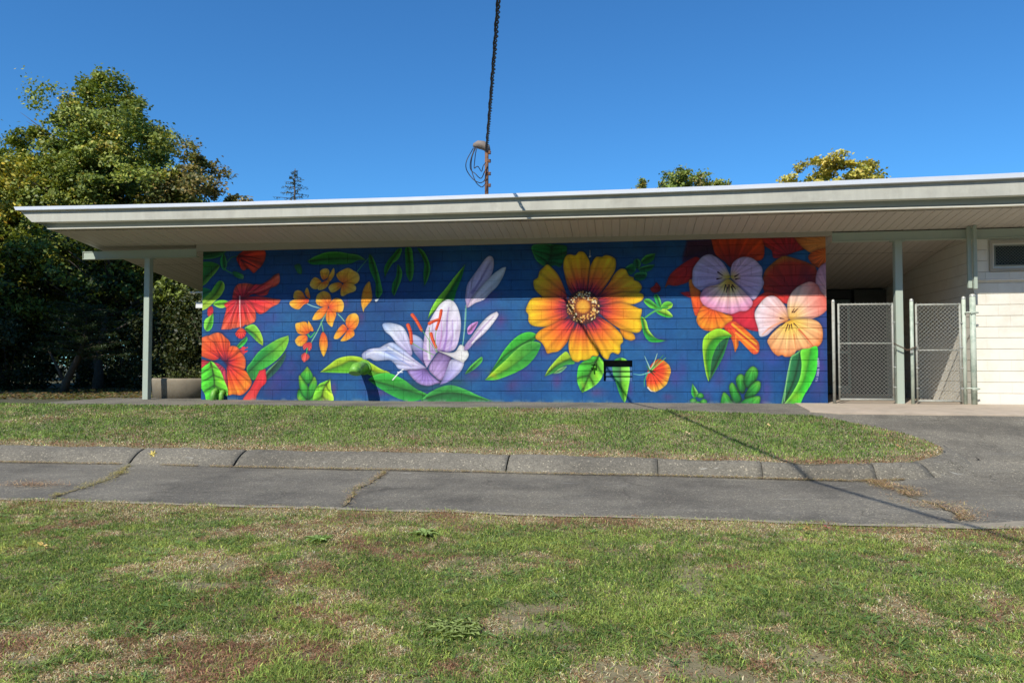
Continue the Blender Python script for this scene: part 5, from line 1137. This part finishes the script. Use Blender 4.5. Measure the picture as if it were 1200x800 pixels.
# tree belt behind the viewer, added unseen to block low sky and deepen shade
n = 42000; P = np.stack([RNG.uniform(-60, 60, n), RNG.uniform(-19, -12.5, n), RNG.random(n)**.8*14.2], 1); P[:, 2] *= (.80+.25*fbm(P[:, 0], P[:, 0]*0, 6, 15))
o = leaf_cloud('woodland', P, .75, col_noise(n, (0.05,0.07,0.02), .3), None, stuff=True); tag(o, 'added belt of dark trees behind the viewer, blocking low sky light', 'woods')
# leaf litter on the ground under those trees
n = 9000; X = RNG.uniform(-24, -8.3, n); Y = 14.9+7*RNG.random(n)**1.2; k = (X < -10.9+(Y-14.9)*.8) | (Y > 16.9); X, Y = X[k], Y[k]; n = len(X)
P = np.stack([X, Y, A(Y)-.03+RNG.random(n)*.03], 1); pal_ = np.array([(0.20,0.13,0.06),(0.30,0.21,0.09),(0.12,0.08,0.04),(0.14,0.15,0.05),(0.10,0.14,0.04)])
o = leaf_cloud('leaf_litter', P, .10, pal_[RNG.integers(0, 5, n)]*(1+RNG.normal(0,.2,n))[:, None], None, up=2.0, stuff=True); tag(o, 'fallen leaves and low weeds on the ground under the trees', 'leaf litter')
# trees beyond the roof
tree('distant_tree', 'yellow-green rounded treetop above the right part of the roof', (10.2, 40, 0), [((10.9,40,9.9),(2.3,2.0,1.7)),((9.6,40,9.2),(1.7,1.6,1.6)),((12.1,40,9.4),(1.4,1.5,1.7)),((10.9,40,8.0),(3.2,2.6,1.8))], 30000, .19, [(3,(0.58,0.50,0.10)),(2,(0.42,0.42,0.09)),(1,(0.70,0.54,0.14))], (10.8,40,10.6), .25, 14, 2.2, 11, clumps=150, cr=.5)
tree('distant_tree', 'dark green double-topped tree above the roof left of the yellow one', (2.4, 46, 0), [((.7,46,10.5),(1.4,1.4,1.3)),((2.3,46,10.9),(1.5,1.4,1.4)),((3.9,46,11.35),(1.6,1.4,1.4)),((5.6,46,10.75),(1.4,1.3,1.3)),((2.9,46,9.5),(3.9,2,1.5))], 50000, .19, [(3,(0.23,0.29,0.06)),(2,(0.32,0.35,0.07)),(1,(0.36,0.29,0.09))], (3.2,46,10.6), .25, 14, 2.0, 12, clumps=260, cr=.6)
tree('distant_tree', 'low sliver of treetop between the double-topped tree and the yellow one', (8.0, 50, 0), [((6.9,50,11.3),(.9,1.2,1.0)),((8.9,50,11.3),(1.5,1.2,.95)),((8.2,50,9.8),(2.8,1.6,1.5))], 14000, .20, [(3,(0.24,0.27,0.07)),(2,(0.30,0.28,0.09))], (8.4,50,11.0), .2, 9, 2.0, 13, clumps=40, cr=.45)
tree('distant_tree', 'tiny yellowish treetop just showing over the roof beside the bare spire', (-22.0, 44, 0), [((-22.1,44,9.9),(1.5,1.0,.9)),((-22.1,44,8.4),(2.0,1.4,1.6))], 3500, .2, GY, (-22.1,44,10.4), .15, 9, 1.6, 14, clumps=30, cr=.4)
# bare-topped conifer
co = empty('conifer_tree', (-20.5, 44, 0), 'thin sparse conifer spire showing above the left part of the roof', 'tree')
cx0, cy0, ctop = -20.5, 44, 13.2
mb = MB(); mb.tube([(cx0,cy0,0),(cx0,cy0,8),(cx0+.05,cy0,ctop)], [.22,.12,.02], 7); P = []
for k in range(90):
    f = k/90; z = 6+f*(ctop-6.1); L = (3.3*(1-f)**.8+.12)*random.uniform(.6, 1.1); a = k*2.4; e = Vector((cx0+math.cos(a)*L, cy0+math.sin(a)*L, z+.08-L*.05)); mb.tube([(cx0,cy0,z), e], [.025,.006], 4, cap=False)
    for q in range(16): t = RNG.uniform(.15, 1); P.append((cx0+(e.x-cx0)*t+RNG.normal(0,.04), cy0+(e.y-cy0)*t+RNG.normal(0,.04), z-.04+RNG.normal(0,.05)))
mb.build('trunk', M['bark'], co); P = np.array(P); leaf_cloud('foliage', P, .17, col_noise(len(P), (0.07,0.09,0.05), .25), co, aspect=.3)
# planter plant
pp = empty('planter_plant', (plx, ply, .35), 'small leafy green plant growing in the round planter', 'plant')
mb = MB(); P = []
for k in range(70):
    a = RNG.random()*2*PI; L = RNG.uniform(.1, .42); x0 = plx-.05+RNG.normal(0,.22); y0 = ply-.2+RNG.normal(0,.16); e = (x0+math.cos(a)*L*.7, y0+math.sin(a)*L*.5, .36+L*RNG.uniform(.3,.8)); mb.tube([(x0,y0,.34), e], [.005,.002], 4, cap=False)
    for q in range(14): t = RNG.uniform(.3, 1.05); P.append((x0+(e[0]-x0)*t+RNG.normal(0,.03), y0+(e[1]-y0)*t+RNG.normal(0,.03), .34+(e[2]-.34)*t+RNG.normal(0,.02)))
mb.build('stem', M['bark'], pp)['kind'] = 'stuff'; P = np.array(P); leaf_cloud('foliage', P, .055, col_noise(len(P), (0.11,0.14,0.04), .25), pp)

# ------------------------------------------------------------------ lawns: mown grass, real blades
GREENS = np.array([(0.20,0.30,0.06),(0.12,0.20,0.04),(0.28,0.37,0.075),(0.40,0.43,0.10)])
STRAWS = np.array([(0.66,0.52,0.28),(0.46,0.30,0.16),(0.78,0.67,0.42),(0.30,0.15,0.09)])
def blades(name, X, Y, Zf, hgt, wid, dry, label, lean=.6, bend=.5, mul=(1,1,1)):
    n = len(X); Z = Zf(X, Y); base = np.stack([X, Y, Z-.004], 1)
    g = fbm(X, Y, .5, 71, 3); hh = hgt*(.55+.9*fbm(X, Y, .22, 51, 3))*RNG.uniform(.5, 1.35, n)
    isdry = RNG.random(n) < dry
    pg = np.clip((g*4).astype(int), 0, 3); pg = np.where(RNG.random(n) < .5, RNG.integers(0, 4, n), pg)
    ps = np.where(fbm(X, Y*1.3, .4, 721, 3) > .56, RNG.choice([1, 3, 3], n), RNG.integers(0, 4, n))   # some patches died back redder
    c = np.where(isdry[:, None], STRAWS[ps], GREENS[pg]); c = c*np.clip(1.08+RNG.normal(0, .33, n), .25, 2.2)[:, None]*(.80+.4*fbm(X, Y, .35, 81, 3))[:, None]
    hh = hh*np.where(isdry, .62, 1); c = c*np.where(isdry[:, None], np.array([[1,1,1]]), np.array([mul]))
    a = RNG.random(n)*2*PI; ln = np.abs(RNG.normal(0, lean, n))+np.where(isdry, .7, .15); d = np.stack([np.cos(a), np.sin(a), np.zeros(n)], 1)
    b = RNG.random(n)*2*PI; s = np.stack([np.cos(b), np.sin(b), np.zeros(n)], 1)*(wid*RNG.uniform(.6, 1.3, n)*.5)[:, None]
    mid = base+d*(hh*ln*.35)[:, None]; mid[:, 2] += hh*.6
    tip = base+d*(hh*(ln*1.0+bend*.4))[:, None]; tip[:, 2] += hh*np.clip(1.0-ln*.35, .25, 1)
    V = np.stack([base-s, base+s, mid+s*.85, mid-s*.85, tip], 1).reshape(-1, 3); i = np.arange(n)*5
    F = np.concatenate([np.stack([i, i+1, i+2], 1), np.stack([i, i+2, i+3], 1), np.stack([i+3, i+2, i+4], 1)])
    o = np_mesh(name, V, F, 3, np.repeat(np.clip(c, .01, .9), 5, 0), mat=M['blade']); o['kind'] = 'stuff'; tag(o, label, 'grass'); return o
def dryness(X, Y):
    """share of dead straw: patchy, more along the path edge and in the near foreground right"""
    d = .6*fbm(X, Y*1.3, .75, 201, 4)+.4*fbm(X, Y*1.2, .16, 221, 2); v = np.clip((d-.53)*4.8+.41, .07, .9)
    v = np.maximum(v, np.clip(1.5-(road_near(X)-Y)/.50, 0, 1)*(.55+.5*fbm(X, Y, .8, 641, 3)))
    v = np.where(Y < 4.6, np.clip(v+.12*(4.6-Y), 0, .9), v)
    return v
def bare(X, Y): return np.clip((fbm(X, Y*1.4, .45, 301, 5)-.62)*9, 0, 1)*np.clip((5.6-Y)/1.2+.25, 0, 1)
n = 520000
Y = 2.5+(6.85-2.5)*RNG.random(n)**1.15; X = (-1.02*Y-.5)+(1.02*Y+.5+.6*Y+.9)*RNG.random(n)
k = (Y < road_near(X)-.03+.16*fbm(X, Y*.3, .25, 611, 3)*RNG.random(n)**.5) & (RNG.random(n) > bare(X, Y)*.82); X, Y = X[k], Y[k]
blades('lawn_grass', X, Y, lawn_z, .036, .0042, dryness(X, Y), 'patchy mown lawn in the foreground, green and straw coloured', lean=1.15)
n = 210000
X = RNG.uniform(-15, tipx-.02, n); Y = RNG.uniform(8.9, 12.95, n)
k = (Y > strip_front(X)+.01) & (Y < strip_back(X)-.01); X, Y = X[k], Y[k]
fr = np.clip(1.6-(Y-strip_front(X))/.36, 0, 1)
dr = np.clip((fbm(X, Y*1.3, .9, 211, 4)-.55)*2.6+.16, .05, .7); dr = np.maximum(dr, fr*.92); dr = np.maximum(dr, np.clip(1-(tipx-X)/1.3, 0, 1)*.75)
blades('strip_grass', X, Y, strip_z, .040, .0085, dr, 'strip of mown grass between the path kerb and the mural wall', lean=.6, mul=(.74,.86,.85))
# rosette weeds and coarse crabgrass tufts among the lawn
def tufts(name, X, Y, nb, L, W, cols, label, flat=.5):
    V = []; F = []; C = []; b = 0
    Z = lawn_z(X, Y)
    for x, y, z in zip(X, Y, Z):
        c0 = cols[RNG.integers(len(cols))]*(1+RNG.normal(0, .15)); s0 = RNG.uniform(.6, 1.2)
        for q in range(nb):
            a = RNG.random()*2*PI; l = L*s0*RNG.uniform(.5, 1.1); w = W*s0*RNG.uniform(.7, 1.1); dx, dy = math.cos(a), math.sin(a); hz = flat*RNG.uniform(.3, 1)
            pts = [(0,.3),(.35,1),(.75,.8),(1,.0)]
            for t, ww in pts:
                zz = z+.004+l*hz*(t-.55*t*t)+.004
                V.append((x+dx*l*t-dy*w*ww*.5, y+dy*l*t+dx*w*ww*.5, zz)); V.append((x+dx*l*t+dy*w*ww*.5, y+dy*l*t-dx*w*ww*.5, zz)); C += [c0]*2
            for j in range(3): F.append((b+2*j, b+2*j+1, b+2*j+3, b+2*j+2))
            b += 8
    o = np_mesh(name, np.array(V), np.array(F), 4, np.clip(np.array(C), .01, 1), mat=M['blade']); o['kind'] = 'stuff'; return tag(o, label, 'weeds')
n = 2600; Y = 2.6+(6.4-2.6)*RNG.random(n); X = (-1.0*Y-.4)+(1.6*Y+1.1)*RNG.random(n); k = (fbm(X, Y, .8, 401, 3) > .50) & (dryness(X, Y) < .75) & (Y < road_near(X)-.2)
tufts('crabgrass', X[k], Y[k], 8, .075, .007, np.array([(0.18,0.29,0.08),(0.23,0.34,0.09),(0.15,0.25,0.07)]), 'coarse bright tufts of crabgrass scattered in the lawn', .75)
n = 5200; Y = 2.6+(6.3-2.6)*RNG.random(n); X = (-1.0*Y-.4)+(1.6*Y+1.1)*RNG.random(n); k = (fbm(X, Y, .6, 431, 3) > .55) & (Y < road_near(X)-.25)
k &= (dryness(X, Y) < .3); tufts('clover_weeds', X[k], Y[k], 5, .018, .011, np.array([(0.14,0.24,0.05),(0.19,0.30,0.06),(0.25,0.34,0.07)]), 'small round-leaved weeds and clover in the lawn', .8)
n = 900; Y = 2.6+(6.6-2.6)*RNG.random(n); X = (-1.0*Y-.4)+(1.6*Y+1.1)*RNG.random(n)
P = np.stack([X, Y, lawn_z(X, Y)+.022+RNG.random(n)*.012], 1); pal_ = np.array([(0.55,0.42,0.22),(0.40,0.22,0.11),(0.62,0.52,0.26),(0.25,0.12,0.07),(0.50,0.30,0.14)])
o = leaf_cloud('lawn_litter', P, .020, pal_[RNG.integers(0, 5, n)], None, up=1.2, stuff=True, aspect=.45); tag(o, 'crumbled bits of dry leaf scattered over the lawn', 'leaf litter')
def rosette(x, y, R, nlv, label, col):
    r = empty('broadleaf_weed', (x, y, 0), label, 'weed', 'rosette weeds in the lawn'); z = float(lawn_z(np.array([x]), np.array([y]))[0])
    V = []; F = []; C = []; b = 0; x_0, y_0 = x, y
    for q in range(nlv):
        if nlv > 100: rx_, ry_ = RNG.normal(0, R*.42, 2); x, y = x_0+rx_, y_0+ry_*.8
        a = q*2.4+RNG.normal(0,.5); l = R*(.55 if nlv > 100 else 1)*(.35+.7*((q % 7)/7))*RNG.uniform(.7,1.15); w = R*(.085 if nlv > 100 else .15)*RNG.uniform(.7,1.3); dx, dy = math.cos(a), math.sin(a); hz = RNG.uniform(.02,.30); c0 = np.array(col)*(1.3 if nlv > 100 else 1.6)*(1+RNG.normal(0,.25))
        for t, ww in [(0,.15),(.25,.5),(.5,.95),(.75,1),(.92,.6),(1,.05)]:
            wv = .012*math.sin(t*9+q); cz = z+.015+l*hz*(t-.6*t*t)+.01+wv*.3
            w2 = w*(1+.35*math.sin(t*19+q)); V += [(x+dx*l*t-dy*w2*ww*.5,y+dy*l*t+dx*w*ww*.5,cz+.006*ww),(x+dx*l*t,y+dy*l*t,cz-.004*ww),(x+dx*l*t+dy*w*ww*.5,y+dy*l*t-dx*w*ww*.5,cz+.006*ww)]; C += [c0,c0*1.25,c0]
        for j in range(5):
            for i in range(2): F.append((b+3*j+i,b+3*j+i+1,b+3*j+i+4,b+3*j+i+3))
        b += 18
    o = np_mesh('rosette_leaves', np.array(V), np.array(F), 4, np.clip(np.array(C),.01,1), smooth=True, mat=M['blade']); o.parent = r; o.location = -Vector(r.location); return r
rosette(-.90, 3.88, .175, 170, 'large dense rosette weed in the near lawn, lower centre', (0.17,0.22,0.065))
rosette(-2.35, 5.55, .13, 50, 'small rosette weed in the upper lawn left of centre', (0.14,0.21,0.06))
rosette(-1.55, 5.75, .14, 40, 'pale spreading rosette weed in the upper lawn near the path', (0.16,0.22,0.07))
# ------------------------------------------------------------------ fallen leaves, needles, cracks with weeds
def maple_leaf(x, y, z, s, rz, tilt, col, label):
    pts = []
    R = [1,.42,.78,.34,.92,.38,.62,.22,.12,.22,.62,.38,.92,.34,.78,.42]
    for i, r in enumerate(R):
        a = PI/2+i*2*PI/16; r = r*s*.55*random.uniform(.9, 1.1); pts.append((r*math.cos(a), r*math.sin(a), .10*s*math.sin(i*1.3)+.18*r))
    mb = MB(); mb.add([(0,0,0)]+pts, [(0, i+1, (i+1) % 16+1) for i in range(16)]); mb.tube([(0,-.05*s,.0),(.02*s,-.5*s,.03*s)], .012*s, 4)
    me = mb.raw('fallen_leaf'); mt = surf('leaf_%d' % int(col[0]*1000+col[1]*10), col, .6, .25, 30, .2, 60)
    me.materials.append(mt); o = bpy.data.objects.new('fallen_leaf', me); COL.objects.link(o); o.location = (x, y, z); o.rotation_euler = (tilt, tilt*.5, rz)
    return tag(o, label, 'leaf', 'fallen leaves')
YL, BR, TN = (0.58,0.47,0.12), (0.22,0.07,0.045), (0.60,0.42,0.18)
maple_leaf(-6.27, 9.20, -.50, .15, .4, .75, YL, 'yellow leaf standing against the face of the kerb near the left crack')
maple_leaf(-4.27, 4.98, float(lawn_z(np.array([-4.27]), np.array([4.98]))[0])+.05, .10, 1.2, .3, (0.62,0.44,0.12), 'yellow leaf on the lawn near the left edge of the photo')
maple_leaf(1.46, 6.18, -.60, .13, 2.2, .45, TN, 'large tan leaf on the lawn at right, just below the path')
maple_leaf(1.63, 6.34, -.61, .08, .5, .3, BR, 'small dark red leaf beside the large tan leaf')
for (x, y, s, c, l) in [(-2.86,6.35,.055,YL,'small pale leaf on the lawn edge below the path, left of centre'),(-7.4,12.4,.10,TN,'tan leaf at the back edge of the grass strip, left part'),(-3.05,11.4,.08,TN,'tan leaf on the grass strip below the white lily'),
                        (.9,10.6,.11,(0.5,0.38,0.2),'pale leaf on the grass strip below the vent'),(2.1,11.2,.09,TN,'tan leaf on the grass strip right of the cable shadow'),(3.45,10.0,.09,(0.4,0.2,0.08),'brown leaf near the rounded right end of the grass strip'),
                        (-5.0,10.2,.07,(0.5,0.3,0.1),'orange leaf on the front edge of the grass strip')]:
    z = float(strip_z(np.array([x]), np.array([y]))[0])+.055 if y > 8 else float(lawn_z(np.array([x]), np.array([y]))[0])+.04
    maple_leaf(x, y, z, s, random.random()*6, .4, c, l)
maple_leaf(4.35, 9.95, float(A(9.95))+.02, .08, 1.0, .5, (0.05,0.035,0.025), 'dark curled leaf on the asphalt past the rounded kerb end')
def crack(label, pts, w, seed, needles=700, spread=.03, pal=None, wide=None):
    """dark open joint in the asphalt filled with dry grass"""
    P = bez(pts, False, 10); P = P+RNG.normal(0, .012, P.shape); c = empty('asphalt_crack', (P[0][0], P[0][1], 0), label, 'crack', 'cracks across the path')
    mb = MB(); vs = []; 
    for i, (x, y) in enumerate(P):
        ww = w*max(0.04, .2+1.1*random.random()-(.5 if math.sin(i*1.9+seed) > .2 else 0))*.5; d = P[min(i+1, len(P)-1)]-P[max(i-1, 0)]; d = d/(np.hypot(*d)+1e-9)
        z = float(A(y))+.009
        vs += [(x-d[1]*ww, y+d[0]*ww, z), (x+d[1]*ww, y-d[0]*ww, z)]
    mb.add(vs, [(2*i, 2*i+1, 2*i+3, 2*i+2) for i in range(len(P)-1)]); mb.build('fissure', M['crackfill'], c, recalc=False)
    n = needles; t = RNG.random(n)*(len(P)-1); i = t.astype(int); f = (t-i)[:, None]; Q = P[i]*(1-f)+P[np.minimum(i+1, len(P)-1)]*f
    sp = np.full(n, spread) if wide is None else np.interp(t/(len(P)-1), np.linspace(0, 1, len(wide)), wide)
    Q = Q+RNG.normal(0, 1, (n, 2))*sp[:, None]; Q = Q[vnoise(Q[:,0]+seed*9, Q[:,1], .16, 5) > .38]
    blades2(c, Q[:, 0], Q[:, 1], pal)
    return c
def blades2(par, X, Y, pal, L=.055, W=.005):
    n = len(X); Z = A(Y)+.012+RNG.random(n)*.016; a = RNG.random(n)*2*PI; l = L*RNG.uniform(.4, 1.2, n); d = np.stack([np.cos(a)*l, np.sin(a)*l, RNG.normal(.2, .35, n)*l*.7], 1); b = np.stack([X, Y, Z], 1)
    s = np.stack([-np.sin(a), np.cos(a), a*0], 1)*W*.5; V = np.stack([b-s, b+s, b+d], 1).reshape(-1, 3); V[:, 2] = np.maximum(V[:, 2], np.repeat(A(Y)+.008, 3))
    F = np.arange(n*3).reshape(-1, 3); pal = np.array(pal); c = pal[RNG.integers(0, len(pal), n)]*(1+RNG.normal(0, .2, n))[:, None]
    o = np_mesh('dry_grass', V, F, 3, np.repeat(np.clip(c, .01, .9), 3, 0), mat=M['blade']); o.parent = par; o.location = -Vector(par.location); o['kind'] = 'stuff'; return o
M['crackfill'] = surf('crack_soil', (0.17,0.14,0.075), .95, .35, 30, .6, 80)
YG_ = [(0.50,0.42,0.13),(0.36,0.32,0.09),(0.55,0.43,0.21),(0.22,0.22,0.06)]; ST = [(0.56,0.36,0.20),(0.40,0.23,0.12),(0.64,0.48,0.28),(0.26,0.14,0.09)]
crack('yellow-weeded crack running from the kerb joint down to the left across the path', [(-6.42,8.92),(-6.18,8.45),(-6.02,8.16),(-5.88,7.62),(-5.80,7.1),(-5.72,6.75)], .05, 1, 1500, pal=YG_, wide=[.02,.035,.05,.06,.07,.03,.02])
crack('short weedy crack across the middle left of the path', [(-2.92,8.95),(-2.88,8.55),(-2.83,8.0),(-2.86,7.7),(-2.72,7.2),(-2.62,6.75)], .035, 2, 900, pal=YG_+ST, wide=[.015,.02,.05,.06,.02,.05])
crack('wide litter-filled crack by the right end of the kerb', [(2.80,9.0),(2.86,8.7),(2.95,8.45),(2.88,8.1),(2.95,7.7),(2.98,7.3),(2.92,7.0)], .05, 3, 4200, pal=ST+ST+YG_[:2], wide=[.04,.10,.08,.10,.17,.13,.05])
dn = empty('needle_litter', (-6.48, 7.42, -.64), 'small heap of orange dry needles on the path near the left edge', 'litter'); n = 520
blades2(dn, -6.48+RNG.normal(0,.20,n), 7.42+RNG.normal(0,.085,n), ST, .075)
# fringe of dry grass where kerb and walk edges meet the asphalt
fr = empty('kerb_fringe', (0, 9.0, -.62), 'thin line of dry grass growing where the kerb meets the path', 'grass'); n = 16000
Xf = RNG.uniform(-13, 4.2, n); keep = (fbm(Xf, Xf*0, .9, 501, 3) > .28); Xf = Xf[keep]
Yf = np.array([kerb_pt(x)[3] if x < 3.2 else 9.2 for x in Xf]); kk = Xf < 3.2; blades2(fr, Xf[kk], Yf[kk]-.02+RNG.normal(0,.014,kk.sum()), ST+YG_, .035, .005)
